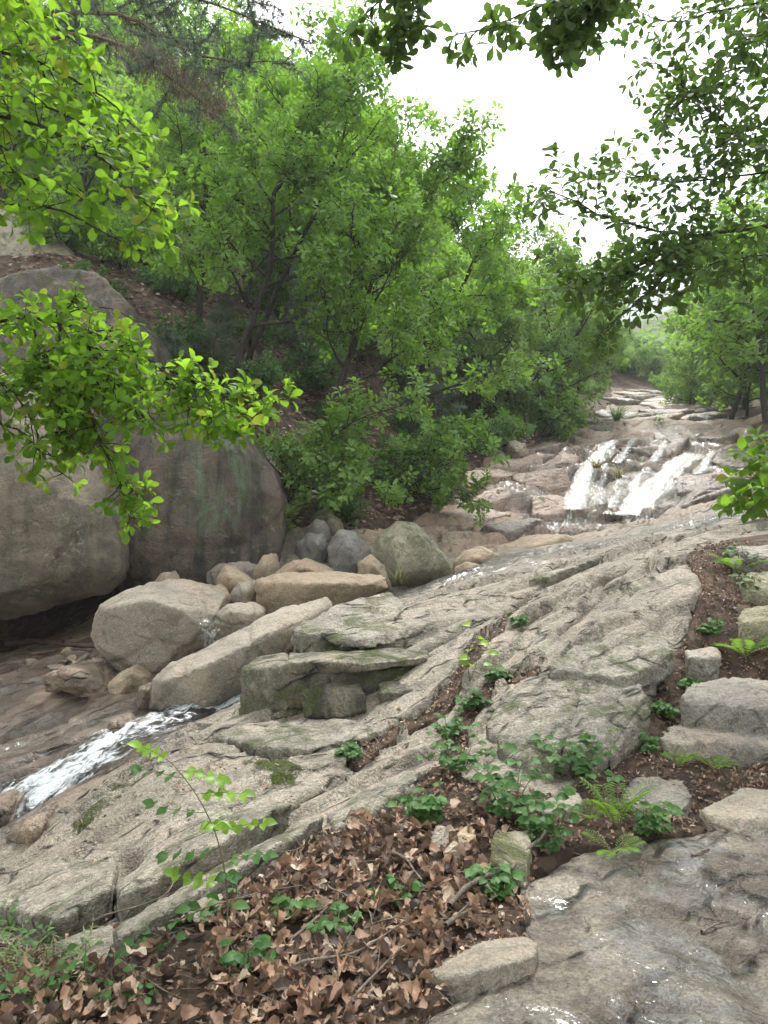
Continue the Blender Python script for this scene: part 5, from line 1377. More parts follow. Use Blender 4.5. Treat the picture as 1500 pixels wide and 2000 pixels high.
near_tree('dark oak twigs hanging from overhead in the open sky', (3.4, 1.2, 0.3), [(3.4, 1.2, 0), (3.3, 1.4, 2.2), (3.0, 1.8, 4.2), (2.7, 2.2, 5.4), (2.4, 2.4, 7.5)], .10, [
    lambda w: near_limb(w, [(2.9, 1.9, 4.6)] + PP((1300,-160,4.4),(1180,-70,4.5),(1100,0,4.5),(1030,40,4.5),(950,65,4.5),(890,75,4.5)), .014, 24, .28, .095, -.18, spray_step=.05, t0=.35),
    lambda w: near_limb(w, PP((1100,-10,4.5),(1120,40,4.4),(1110,90,4.4)), .006, 8, .2, .095, -.2),
    lambda w: near_limb(w, [(2.9, 1.9, 4.7)] + PP((1100,-260,4.2),(900,-140,4.2),(800,-50,4.2),(740,10,4.2),(690,45,4.2),(665,70,4.2)), .012, 18, .22, .095, -.18, t0=.5, spray_step=.05),
    lambda w: near_limb(w, PP((800,-50,4.2),(800,20,4.2),(785,75,4.2),(775,95,4.2)), .005, 6, .14, .09, -.2),
    lambda w: near_limb(w, PP((1180,-70,4.5),(1180,-20,4.4),(1160,20,4.4)), .006, 8, .18, .095, -.2),
    lambda w: near_limb(w, [(2.8, 2.0, 5.0)] + PP((1300,-120,5.2),(1240,-40,5.2),(1215,0,5.2)), .006, 8, .25, .09, -.15),
    ], 'leaf_dark', 'lobed', high_crown(7, 2.6, t0=.85, bias=(.6, -.6, 0)), far_mat='leaf_oak')
# unseen oaks added round the viewer so their crowns shade the rocks
for k, (x, y, lab) in enumerate([(-3.5, -3.5, 'unseen oak added for shade on the leaf bank behind the viewpoint'), (3.8, -4.0, 'unseen oak added for shade beside the trail behind the viewpoint'), (-7.5, 0.5, 'unseen oak added for shade across the stream below the viewpoint'), (7.5, 1.0, 'unseen oak added for shade on the bank beside the trail'), (8.5, 9.0, 'unseen oak added for shade on the bank beside the upper slab')]):
    place(KIND[k % 4][0], (x, y, zt(x, y) - .1), k * 1.3, 1.05, lab, 'unseen shade oaks round the viewpoint')

# --- pine bough at the upper left
pb = Plant(); pd = Plant()
tr = soften([(-8.6, 13.0, 4.2), (-8.5, 13.0, 7), (-8.4, 12.8, 9.5), (-8.3, 12.6, 13)], 16, .05)
pb.limb(tr, .14, .06)
def pine_limb(pts, r0, n, L, dead=0.0, nl=.11):
    lp = soften(pts, 24, .08); pb.limb(lp, r0, .01)
    q, _ = resample(lp, 50); t = unit(np.gradient(q, axis=0))
    for i in range(n):
        m = min(49, 8 + int(42 * (i + RNG.uniform()) / n))
        d = unit(t[m] * .6 + unit(RNG.normal(size=3)) * .9 + np.array([0, 0, .1]))
        tw = wander(q[m], d, L * RNG.uniform(.5, 1.2), 5, .2, .05); pb.limb(tw, .008, .003)
        dst = pd if RNG.uniform() < dead else pb
        pine_tufts(dst, tw[1:], .055, nl, 18, 1.0)
        for _ in range(3):
            a = RNG.integers(1, 5); t2 = wander(tw[a], unit(tw[a] - tw[a - 1]) + RNG.normal(size=3) * .6, L * .4, 3, .2, .05)
            pb.limb(t2, .004, .002); pine_tufts(dst, t2, .06, nl, 16, 1.0)
pine_limb([(-8.4, 12.8, 9.2)] + PP((120,20,11.8),(230,20,11.2),(330,70,10.6),(400,115,10.3),(460,132,10.2),(520,120,10.1)), .055, 34, .75, .12)
pine_limb([(-8.4, 12.8, 8.9)] + PP((160,60,11.6),(250,90,11),(330,150,10.6),(390,200,10.4),(430,230,10.3)), .05, 32, .6, .45)
pine_limb([(-8.4, 12.7, 10)] + PP((200,-60,11.5),(330,-30,10.8),(450,20,10.4),(560,60,10.2),(600,80,10.1)), .04, 30, .7, .05)
pine_limb([(-8.4, 12.7, 10)] + PP((150,-40,11.5),(300,-60,10.8),(420,-30,10.4),(500,-10,10.2)), .04, 22, .7, .05)
for i in range(300):       # dead needles caught under the bough
    u = RNG.uniform() ** .8
    c = P(250 + 185 * u + 16 * RNG.normal(), 85 + 125 * u + 14 * RNG.normal(), 10.6 + RNG.normal() * .25)
    for _ in range(12): pd.leaf(c + RNG.normal(size=3) * .07, unit(np.array([.1, 0, -1]) + RNG.normal(size=3) * .5), unit(RNG.normal(size=3)), .15 * RNG.uniform(.5, 1.4))
pbase = np.array([-8.6, 13.0, zt(-8.6, 13.0) - .2])
pb.tubes[0] = (np.vstack([pbase[None], pb.tubes[0][0]]), np.concatenate([[.15], pb.tubes[0][1]]))
pb.shift(pbase); pd.shift(pbase)
pr = thing('pine_tree', 'grey-green pine bough with clumps of dead brown needles above the boulders', 'tree', pbase)
obj('trunk', tubes_mesh('trunk', pb.tubes, 6), M['bark_pine'], pr)
obj('crown', needle_mesh('crown', pb, .014), M['needle'], pr)
obj('dead_needles', needle_mesh('dead_needles', pd, .009), M['needle_dead'], pr, kind='stuff')
# ------------------------------------------------------------------ water
def water_sheet(name, mask, Z, foam, mat, parent=None, **props):
    return obj(name, sub_grid(mask, Z, name, {'foam': foam}), M[mat], parent, **props)
ZBs = ZB - 0.02
turb = fbm(xy0(XF * 5, YF * 5, 2), 4)
# rapids and the shallow sheet beside them
coreW = 0.22 + 0.30 * tst + 0.14 * fbm(xy0(XF * 1.5, YF * 1.5, 3), 3)
core = np.exp(-(dst / coreW) ** 2)
m = (dst < 2.4) & (YF < 8.9) & (YF > 4.2) & (XF < -1.0)
turb2 = fbm(xy0(XF * 10, YF * 10, 4), 4)
shallow = smooth01(-1.4, -1.9, XF) * smooth01(5.3, 5.8, YF)
zs = ZB - 0.07 + 0.055 * shallow + 0.05 * core * smooth01(.45, .1, tst) + 0.10 * core * (0.5 + 0.9 * turb2) + 0.02 * turb
foam = 0.50 * core + 0.30 * np.exp(-(dst / .6) ** 2) * smooth01(-.1, .3, fbm(xy0(XF * 2, YF * 2, 8), 3)) + .12 * turb2
stream = water_sheet('stream', m, zs, foam, 'stream', kind='structure')
# film running over the back of the slab
zr_s = blur(ZR, 3)
m = (dw_ < 0.75 + 0.35 * fbm(xy0(XF * 1.2, YF * 1.2, 4), 3)) & (YF > 8.8) & (YF < 14)
film = water_sheet('water_film', m, zr_s + 0.012 * smooth01(.85, .3, dw_) + .004, 0.26 + 0.15 * turb, 'film', kind='structure')
# terrace of the falls
POOL = [hit(*q)[:2] for q in [(1110,988),(1060,1015),(1010,1035),(990,1050),(1080,1045),(1200,1028),(1280,1010),(1330,1000),(1240,1000)]]
in_falls = in_poly(XF, YF, [(2.6,13.6),(4.6,13.2),(6.6,14.6),(8.4,18.6),(10.4,22.5),(12.0,26),(7.2,26),(6.0,22),(5.2,19.8),(4.4,17.6),(3.0,16.6)])
slope_f = np.clip(np.abs(np.gradient(blur(ZB, 2).reshape(len(GY), len(GX)), GY, axis=0)).ravel() - .3, 0, 1)
dpool, _ = seg_dist(XF, YF, POOL)
foam = 0.20 + 0.34 * np.exp(-(dpool / .6) ** 2) + .2 * turb
m = in_falls
film2 = water_sheet('waterfall_basin', m, zr_s + 0.018, foam, 'film_falls', kind='structure')
def fall(name, path, w0, w1, parent, seed, off=0.0, n=46, k=9):
    c, L = resample(PP(*path), n)
    c = soften(c, n, 0)
    V, Fm = [], []
    for i in range(n):
        t = i / (n - 1); w = w0 + (w1 - w0) * t
        for j in range(k):
            s = j / (k - 1) * 2 - 1
            p = c[i] + np.array([s * w / 2, 0.10 * s * s - off, 0])
            p = p + np.array([.10 * perlin(np.array([[s * 2, t * 4, seed]]))[0], -.12 * abs(perlin(np.array([[s * 3, t * 6, seed + 5]]))[0]), .05 * perlin(np.array([[s * 3, t * 9, seed + 9]]))[0]])
            V.append(p); Fm.append(.33 - .42 * abs(s) ** 1.3 + .10 * t)
    return obj(name, mk_mesh(name, V, grid_faces(k, n), {'foam': Fm}), M['fall'], parent)
falls_root = obj('waterfall', None, None, None, kind='structure')
falls_root.location = (0, 0, 0)
LF = [(1205,862,19.9),(1192,868,19.3),(1178,885,18.7),(1160,910,18.2),(1146,940,17.7),(1135,970,17.2),(1128,995,16.9)]
RF = [(1362,888,19.0),(1345,898,18.5),(1325,915,18.0),(1300,945,17.4),(1275,970,16.9),(1245,992,16.4),(1222,1006,16.1)]
for k in range(2):
    fall('water_strand', [(a + 8 * (k - 1), b, d) for a, b, d in LF], .26, .58, falls_root, k, .10 + .06 * k)
    fall('water_strand', [(a + 14 * (k - 1), b + 3 * (k - 1), d) for a, b, d in RF], .4, .75, falls_root, 7 + k, .10 + .05 * k)
for k, path in enumerate([[(1250,925,17.9),(1240,950,17.4),(1232,985,16.8)], [(1180,905,18.0),(1178,940,17.5),(1172,985,17)], [(1300,862,20.6),(1290,880,19.6),(1270,905,18.6),(1262,925,18.2)], [(1240,856,20.8),(1225,875,19.6),(1205,905,18.4)], [(1395,880,19.5),(1380,900,18.6),(1365,925,18.0)], [(1215,930,17.8),(1208,960,17.2),(1200,990,16.8)]]):
    fall('water_strand', path, .2, .3, falls_root, 20 + k, .08, 24, 5)
# small spout between the boulders
sp = obj('water_spout', None, None, None, kind='structure')
fall('water_strand', [(402,1208,7.95),(405,1222,7.9),(408,1240,7.88),(408,1262,7.88)], .10, .16, sp, 40, .08, 18, 7)
fall('water_strand', [(418,1212,7.98),(420,1226,7.92),(421,1245,7.9),(420,1262,7.9)], .05, .1, sp, 44, .06, 18, 5)
# ------------------------------------------------------------------ leaf litter
SOILP = [q for q in SOIL_NEAR]
n = 40000
x = RNG.uniform(-3.4, 3.6, n); y = 1.7 + RNG.uniform(0, 1, n) ** 1.3 * 6.0
sf = lookup(soil_f, x, y)
z = lookup(ZTOP, x, y)
px, py = proj(x, y, z)
dens = np.where(sf > .5, 1.0, 0.03 + .25 * smooth01(.12, .5, sf))
bank = in_poly(px, py, [(200,1900),(330,1830),(470,1760),(640,1630),(800,1590),(960,1600),(1040,1680),(1000,1740),(900,1850),(800,2000),(780,2300),(-300,2300),(-300,1950)])
dens = np.where((sf > .5) & ~bank, 1.0, dens)
dens = np.where((px > 1040) & (sf < .5) & (py > 1600), .002, dens)
dens = np.where((sf < .5) & (y > 5.5), .003, dens)
dens = dens * np.where(bank, smooth01(-.45, .1, fbm(xy0(x * 1.8, y * 1.8, 12), 3)) * .8 + .2, 1)
keep = (RNG.uniform(0, 1, n) < dens) & (px > -120) & (px < 1620)
x, y, z, px, py, bank = (a[keep] for a in (x, y, z, px, py, bank))
n = len(x)
az = RNG.uniform(0, 6.28, n)
lay = RNG.uniform(0, 1, n) ** 1.5
tilt = np.where(bank, .42, .3)[:, None]
nr = unit(np.stack([RNG.normal(size=n), RNG.normal(size=n), np.zeros(n)], 1) * tilt + UP)
ax = np.stack([np.cos(az), np.sin(az), np.zeros(n)], 1)
ax = unit(ax - nr * (ax * nr).sum(1)[:, None])
size = (.026 + .075 * RNG.uniform(0, 1, n) ** 1.7) * np.where(bank, 1, .5)
pos = np.stack([x, y, z + .008 + .045 * lay * bank + .008], 1)
score = size / y * np.where(lay > .35, 1, .3)
score[(px < 20) | (px > 1480) | (py > 1990)] = 0
order = np.argsort(-score)
big, rest = order[:290], order[290:]
dead_me = []
for T, F in DEADT:
    me = mk_mesh('fallen_leaf', T, F); me.materials.append(M['dead']); dead_me.append(me)
for i in big:
    o = bpy.data.objects.new('fallen_leaf', dead_me[int(RNG.integers(8))]); COL.objects.link(o)
    o.matrix_world = frame_mat(pos[i], ax[i], nr[i], size[i])
    o['label'] = 'curled brown oak leaf lying in the leaf litter beside the trail'; o['category'] = 'leaf'; o['group'] = 'fallen oak leaves on the bank'
Vs, Fs, o_ = [], [], 0
for t in range(8):
    s = rest[t::8]
    V, F = leaf_geo(DEADT[t], pos[s], ax[s], nr[s], size[s]); Vs.append(V); Fs.append(F + o_); o_ += len(V)
obj('leaf_litter', mk_mesh('leaf_litter', np.concatenate(Vs), np.concatenate(Fs)), M['dead'], kind='stuff', label='brown leaf litter covering the bank', category='leaves')
# fine twigs and pine straw strewn through the litter
n = 420
x = RNG.uniform(-2.4, 2.6, n); y = RNG.uniform(2.0, 5.5, n); k = lookup(soil_f, x, y) > .4; x, y = x[k], y[k]
tb = []
for i in range(len(x)):
    az = RNG.uniform(0, 6.28); L = RNG.uniform(.06, .28)
    q = np.array([x[i], y[i], float(lookup(ZTOP, x[i:i+1], y[i:i+1])[0]) + RNG.uniform(.02, .055)])
    tb.append((wander(q, (math.cos(az), math.sin(az), RNG.normal() * .12), L, 4, .14, 0), np.linspace(.0026, .0012, 5) * RNG.uniform(.6, 1.4)))
obj('twig_litter', tubes_mesh('twig_litter', tb, 4), M['wood_grey'], kind='stuff', label='fine twigs strewn through the leaf litter', category='twigs')
# small broken bits, crumbs and twigs in the soil
n = 9000
x = RNG.uniform(-3, 3.6, n); y = RNG.uniform(1.9, 7.5, n); sf = lookup(soil_f, x, y)
k = sf > .5; x, y = x[k], y[k]; n = len(x)
az = RNG.uniform(0, 6.28, n); nr = unit(RNG.normal(size=(n, 3)) * .5 + UP); ax = np.stack([np.cos(az), np.sin(az), RNG.normal(size=n) * .2], 1)
V, F = leaf_geo('mid', np.stack([x, y, lookup(ZTOP, x, y) + .008], 1), ax, nr, RNG.uniform(.012, .04, n))
obj('leaf_crumbs', mk_mesh('leaf_crumbs', V, F), M['dead'], kind='stuff', label='broken leaf crumbs on the soil', category='leaves')
# dead leaves on the wooded slope
n = 16000
y = 12.5 * (34 / 12.5) ** RNG.uniform(0, 1, n); x = RNG.uniform(-.5, .3, n) * y
k = lookup(soil_f, x, y) > .5; x, y = x[k], y[k]; n = len(x)
az = RNG.uniform(0, 6.28, n); nr = unit(RNG.normal(size=(n, 3)) * .45 + UP + np.array([.3, -.4, 0])); ax = np.stack([np.cos(az), np.sin(az), RNG.normal(size=n) * .3], 1)
V, F = leaf_geo('mid', np.stack([x, y, lookup(ZTOP, x, y) + .02], 1), ax, nr, RNG.uniform(.09, .17, n))
obj('slope_litter', mk_mesh('slope_litter', V, F), M['dead'], kind='stuff', label='dead leaves strewn over the wooded slope', category='leaves')

# ------------------------------------------------------------------ sticks
def stick(label, pix, r, name='stick', cat='stick', lift=.06, mat='wood_grey', forks=2):
    pts = [hit(*q, ZTOP) + np.array([0, 0, lift + RNG.uniform(0, .02)]) for q in pix]
    lp = soften(pts, 16, .03)
    tb = [(lp, np.linspace(r, r * .5, len(lp)) * (1 + .15 * RNG.normal(size=len(lp))))]
    for _ in range(forks):
        m = int(RNG.integers(4, 13)); d = unit(lp[m + 1] - lp[m]) + RNG.normal(size=3) * np.array([.6, .6, .3])
        tb.append((wander(lp[m], d, .12 * RNG.uniform(.6, 1.4), 4, .15, 0), np.linspace(r * .5, r * .2, 5)))
    b = pts[0]
    tb = [(p - b, rr_) for p, rr_ in tb]
    me = tubes_mesh(name, tb, 7)
    return obj(name, me, M[mat], None, b, label=label, category=cat)
stick('grey forked branch lying between the bramble and the wet trail', [(878,1805),(905,1780),(950,1750),(985,1735)], .012)
stick('thin grey stick leaning up to the bramble from the trail edge', [(985,1740),(1010,1720),(1050,1680),(1068,1640)], .010)
stick('long thin curved twig across the dead leaves', [(575,1932),(640,1925),(700,1905),(760,1870),(800,1845)], .006)
stick('thin twig poking from the litter below the curved twig', [(690,2010),(720,1960),(760,1925),(800,1890)], .005)
stick('bleached stick in the litter under the slab foot', [(560,1870),(600,1840),(640,1800)], .007)
stick('dark short stick beside the upright stone', [(770,1700),(800,1720),(830,1760)], .007)
stick('thin pale twig standing out of the leaf bank', [(640,1760),(680,1780),(720,1810),(735,1845)], .004, lift=.05)
stick('short broken branch at the trail edge above the tan stone', [(870,1850),(890,1830),(930,1800)], .009)
stick('dry stem trailing along the slab foot', [(330,1830),(420,1800),(520,1775),(600,1760)], .004, lift=.06)
stick('dry stem across the hollow at the slab foot', [(180,1840),(260,1815),(330,1785),(350,1700)], .004, lift=.07)
stick('dark slender twig lying on the wet trail rock', [(1350,1670),(1370,1664),(1390,1656)], .005, lift=.008, forks=0)
stick('short dark twig on the wet trail rock below the step', [(1370,1824),(1400,1812),(1430,1806)], .005, lift=.008, forks=0)
stick('driftwood log lying in the mouth of the dark hollow', [(15,1262),(60,1258),(110,1262),(150,1268),(190,1266)], .055, name='driftwood_log', cat='log', lift=.03, mat='bark_pine')
stick('thin driftwood branch under the driftwood log', [(60,1280),(120,1275),(180,1272)], .025, name='driftwood_branch', cat='branch', lift=.02, mat='bark_pine')

# ------------------------------------------------------------------ low plants (stem and every leaf a part)
def plant_root(name, label, cat, p, group=None): return thing(name, label, cat, p, group)
def add_leaves(root, pl, tpl, mat, base):
    pl.shift(np.asarray(base, float))
    if pl.tubes: obj('stem', tubes_mesh('stem', pl.tubes, 5), M['stem'] if 'stem' in M else M['bark_dark'], root)
    lm = leaf_part_mesh(tpl, mat)
    for i in range(len(pl.p)):
        o = bpy.data.objects.new('leaf', lm); COL.objects.link(o); o.parent = root
        o.matrix_local = frame_mat(pl.p[i], pl.a[i], pl.n[i], pl.s[i])
_s = NT('green_stem'); M['stem'] = _s.done(_s.prin(_s.ramp(_s.noise(_s.pos(), 9), [(.3, (.06, .075, .025)), (.7, (.13, .10, .05))]), .6))
def bramble(label, q, h, nst, size=.055, mat='leaf_bramble', tpl='oval', spread=.6, tri=True, nl=6):
    b = hit(*q, ZTOP); root = plant_root('bramble', label, 'plant', b); pl = Plant()
    for i in range(nst):
        az = i * 2.4 + RNG.uniform(0, .6)
        st = wander(b, (math.cos(az) * spread, math.sin(az) * spread, 1.0), h * RNG.uniform(.6, 1.15), 6, .14, -.03)
        pl.limb(st, .0035, .0015)
        for m in range(1, nl + 1):
            pp = st[min(6, 1 + int(m * 5 / nl))]
            a2 = RNG.uniform(0, 6.28)
            d = unit(np.array([math.cos(a2), math.sin(a2) - .25, .35]))
            e = pp + d * size * RNG.uniform(.5, 1.1); pl.limb([pp, (pp + e) / 2 + UP * .004, e], .0015, .001)
            for k in ((-1, 0, 1) if tri else (0,)):
                sd = unit(np.cross(d, UP))
                ax = unit(d + k * sd * 1.3 + np.array([0, 0, -.25]))
                pl.leaf(e, ax, unit(UP * .9 + np.array([0, -.45, 0]) + .3 * RNG.normal(size=3)), size * RNG.uniform(.7, 1.2))
    add_leaves(root, pl, tpl, mat, b)
    return root
for a in [
 ('bushy bramble against the foot of the cracked plate', (1120,1520), .27, 9, .058), ('upright bramble in the shade under the plate edge', (990,1600), .30, 7, .058),
 ('bramble sprawling over litter left of the upright bramble', (835,1610), .16, 8, .052), ('tall weed with narrow leaves in the rock seam', (895,1510), .26, 6, .05),
 ('bramble shoots below the flat pinkish stone', (1068,1660), .20, 6, .05), ('single small bramble sprig beside the forked branch', (965,1745), .09, 5, .05),
 ('creeping bramble in the seam beside the upper plate', (925,1385), .13, 6, .05), ('small herb growing in the top of the seam', (1015,1225), .10, 5, .045),
 ('dark little plant on the slab beside the litter seam', (682,1480), .08, 4, .05), ('bramble trailing behind the fern by the flat step', (1270,1630), .13, 6, .045),
 ('sprig growing from litter between the plates', (970,1330), .10, 5, .05), ('leafy weed at the seam bend', (880,1440), .14, 5, .05), ('weed at the mossy step edge above the ferns', (1470,1160), .16, 6, .06),
 ('weed between the pale block step and the plate corner', (1300,1400), .10, 5, .045), ('weed at the foot of the small squarish step', (1345,1345), .09, 4, .045), ('creeping weed beside the long grey step at the soil edge', (1265,1470), .10, 5, .042), ('seedlings in the soil above the squarish step', (1385,1240), .10, 4, .05),
 ('green weeds by the low grey step stone', (1445,1110), .20, 7, .055), ('tiny seedling in the leaf bank below the slab', (775,1760), .07, 3, .045), ('tiny green sprig between dead leaves', (570,1790), .08, 3, .045)]:
    bramble(*a)
bramble('dark evergreen tuft rooted on the upper ledge', (665,1285), .20, 8, .06, 'leaf_bramble', 'near', .8, False, 7)
bramble('two-leaved yellow-green seedling in the rock seam', (918,1330), .34, 2, .085, 'leaf_bright', 'oval', .15, False, 5)
bramble('trailing vine with pointed leaves under the young sapling', (430,1790), .10, 6, .06, 'leaf_bramble', 'oval', 1.6, False, 4)
bramble('small vine at the slab foot with a bright leaf', (300,1850), .10, 4, .055, 'leaf_bramble', 'oval', 1.2, False, 4)
for lab, q in [('small-leaved vine in the grass tangle, lowest at the slab foot', (45,1975)), ('small-leaved vine rooted under the slab lip', (70,1860)), ('small-leaved vine between grass and leaf bank', (150,1930)), ('small-leaved vine climbing the corner of the left slab lip', (20,1820)), ('green vine with round leaves in the leaf bank beside the grass', (250,1960))]:
    bramble(lab, q, .13, 5, .036, 'leaf_bramble', 'near', .9, False, 6)
bramble('little herb with pale leaves in the leaf bank under the sapling', (480,1900), .08, 4, .045)
bramble('green shoot at the edge of the leaf bank by the long twig', (660,1820), .09, 3, .045)
# young sapling before the low slab
sb = hit(442, 1850, ZTOP); root = plant_root('sapling', 'slender sapling with bright yellow-green young leaves before the low slab', 'sapling', sb); pl = Plant()
d0 = sb[1]
st = soften([sb, P(446, 1760, d0 + .02), P(436, 1680, d0 + .03), P(420, 1620, d0 + .05), P(395, 1570, d0 + .07), P(370, 1530, d0 + .08), P(335, 1490, d0 + .1)], 20)
pl.limb(st, .004, .0015)
pl2 = Plant()
def frondlet(p, d, L, npair, size, dst):
    tw = wander(p, d, L, 5, .08, -.03); pl.limb(tw, .0016, .0008)
    q, _ = resample(tw, npair + 1); t = unit(np.gradient(q, axis=0))
    for i in range(1, npair + 1):
        for k in (-1, 1):
            sd = unit(np.cross(t[i], UP)) * k
            dst.leaf(q[i], unit(sd + t[i] * .5 + np.array([0, 0, -.15])), unit(UP * .8 + np.array([0, -.5, 0]) + .25 * RNG.normal(size=3)), size * RNG.uniform(.7, 1.15))
    dst.leaf(q[-1], t[-1], unit(UP * .8 + np.array([0, -.5, 0])), size)
for tq, dd, L, sz, dst in [(6, (-.9,-.1,.1), .18, .06, pl2), (8, (.8,0,.3), .17, .05, pl), (9, (-.9,-.2,.05), .20, .05, pl), (11, (.9,-.1,.25), .20, .058, pl2), (13, (-.9,0,.1), .20, .05, pl), (15, (.9,-.2,.1), .18, .058, pl2), (17, (-.7,-.1,.2), .17, .045, pl), (18, (.9,-.1,0), .16, .058, pl2), (19, (-.6,-.2,.5), .13, .06, pl2), (12, (.3,-.8,.2), .16, .058, pl2), (7, (.5,-.7,.2), .14, .05, pl)]:
    frondlet(st[tq], unit(dd), L, 4, sz, dst)
add_leaves(root, pl, 'oval', 'leaf_bramble', sb)
pl2.shift(sb)
lm = leaf_part_mesh('oval', 'leaf_bright')
for i in range(len(pl2.p)):
    o = bpy.data.objects.new('leaf', lm); COL.objects.link(o); o.parent = root; o.matrix_local = frame_mat(pl2.p[i], pl2.a[i], pl2.n[i], pl2.s[i])
# ferns
def fern(label, q, L, nf, az0=0, spread=.7, mat='leaf_shrub'):
    b = hit(*q, ZTOP); root = plant_root('fern', label, 'fern', b)
    for f in range(nf):
        az = az0 + (f - (nf - 1) / 2) * 5.6 / max(nf, 2) + RNG.normal() * .2
        ll = L * RNG.uniform(.75, 1.1)
        st = wander(b, (math.cos(az) * spread, math.sin(az) * spread, 1.0), ll, 14, .03, -.07)
        t = unit(np.gradient(st, axis=0)); pl = Plant()
        for i in range(2, 15):
            w = ll * .30 * math.sin(math.pi * (.12 + .88 * (1 - (i - 2) / 13))) ** .8 + .006
            for k in (-1, 1):
                sd = unit(np.cross(t[i], UP + .01)) * k
                for dt in (0,):
                    pp = st[i] if dt == 0 else (st[i] + st[min(14, i + 1)]) / 2
                    pl.leaf(pp, unit(sd + t[i] * .35), unit(np.cross(t[i], sd) * -k), w)
        Vt, Ft = leaf_geo('far', np.array(pl.p), np.array(pl.a), np.array(pl.n), np.array(pl.s), np.full(len(pl.p), ll * .062))
        fr_ = obj('frond', mk_mesh('frond', Vt - b, Ft, smooth=False), M[mat], root)
        obj('stalk', tubes_mesh('stalk', [(st - b, np.linspace(.003, .001, 15))], 4), M['stem'], fr_)
fern('tall fern rising beside the flat grey step', (1205,1620), .25, 6, 1.6, .45)
fern('fern drooping over the wet trail edge', (1200,1670), .17, 5, -1.5, .9)
fern('fern spreading in front of the flat grey step', (1255,1600), .17, 6, -.5, .9)
fern('small fern under the long grey step stone', (1325,1500), .15, 5, 1.0, .6)
fern('small fern below the long step at its outer end', (1395,1505), .15, 6, .8, .9)
fern('fern clump beside the olive step stones', (1455,1285), .30, 8, 1.8, .8)
fern('fern behind the cracked plate by the bushy bramble', (1165,1450), .20, 5, 1.5, .6)
fern('light green fern by the topmost mossy step', (1440,1120), .28, 7, 1.6, .8)
fern('tiny fern in the soil below the pinkish stone', (1150,1600), .12, 5, -.6, .9)
# grass tufts
def tuft(label, p, n, L, mat='grass', droop=.25, spread=.6, name='grass_tuft', w=.006):
    p = np.asarray(p, float); root = thing(name, label, 'grass', p); V, F, o_ = [], [], 0
    for i in range(n):
        az = RNG.uniform(0, 6.28); st = wander(p + np.array([RNG.normal() * .04, RNG.normal() * .04, 0]), (math.cos(az) * spread, math.sin(az) * spread - .2, 1), L * RNG.uniform(.5, 1.2), 5, .08, -droop)
        sd = unit(np.cross(st[-1] - st[0], UP + .02 * RNG.normal(size=3)))
        wv = w * np.array([1, .9, .75, .55, .3, .05])
        ring = np.concatenate([st - sd * wv[:, None], st + sd * wv[:, None]]) - p
        V.append(ring); k = np.arange(5); F.append(np.stack([k, k + 1, k + 7, k + 6], 1) + o_); o_ += 12
    obj('blades', mk_mesh('blades', np.concatenate(V), np.concatenate(F)), M[mat], root, kind='stuff')
    return root
tuft('pale grass tuft hanging in the crack between the giant boulders', P(240,1010,8.95), 60, .40, 'grass', .35)
tuft('dry grass tuft between the boulders beside the biggest rounded one', P(775,1140,10.2), 70, .42, 'dry_grass', .22)
tuft('grass tuft at the foot of the giant dark boulder', P(560,1010,11.6), 140, .6, 'grass', .2, .9)
tuft('grass clump beside the wet terrace above the falls', P(1205,822,24.5), 120, .8, 'grass', .15, .6, w=.012)
tuft('yellow grass tuft on the rock beside the left fall', P(1165,915,17.8), 60, .5, 'dry_grass', .2, .6, w=.01)
tuft('yellow grass tuft on the wet ledges between the falls', P(1210,935,17.4), 60, .45, 'dry_grass', .2, .6, w=.01)
tuft('grass tuft dangling over the pool rocks', P(915,980,15.6), 60, .5, 'dry_grass', .25, .6, w=.01)
for k, (a, b_) in enumerate([(20,1880),(70,1900),(40,1950),(110,1930),(150,1860),(30,1830),(90,1985),(130,1800)]):
    tuft('tangle of small-leaved grass at the slab foot beside the litter', hit(a, b_, ZTOP), 34, .15, 'grass', .25, .9, w=.004)['group'] = 'grass tangle at the slab foot'
for lab, a, b_ in [('fine green weed at the foot of the wooded slope behind the angular brown boulder', 590, 1000), ('fine green weed beside the giant dark boulder and the grey slab of rock', 555, 1045), ('small weed on the wet terrace above the falls', 1290, 830)]:
    bramble(lab, (a, b_), .5, 9, .09, 'leaf_shrub', 'near', .7, False, 8)
# broad-leaved bush on the right bank
rb = P(1560, 990, 9.6); rb[2] = zt(rb[0], rb[1]); root = plant_root('broadleaf_bush', 'glossy broad-leaved bush at the edge of the wet slab', 'bush', rb); pl = Plant()
for tip in PP((1440,970,9.0),(1425,930,9.2),(1450,880,9.3),(1480,850,9.4),(1420,990,8.9),(1500,900,9.0),(1520,860,9.2),(1460,1000,8.9),(1490,950,8.8),(1540,930,9.0)):
    lp = soften([rb, (rb * .4 + tip * .6) + UP * .15, tip], 12, .05); pl.limb(lp, .008, .003)
    for m in (5, 7, 8, 9, 10, 11): pl.rosette(lp[m], lp[m] - lp[m - 1] + np.array([-.03, -.04, .05]), 5, .17, .4)
pl.shift(rb)
obj('stem', tubes_mesh('stem', pl.tubes, 5), M['stem'], root)
lm = leaf_part_mesh('oval', 'leaf_near')
for i in range(len(pl.p))[:290]:
    o = bpy.data.objects.new('leaf', lm); COL.objects.link(o); o.parent = root; o.matrix_local = frame_mat(pl.p[i], pl.a[i], pl.n[i], pl.s[i])

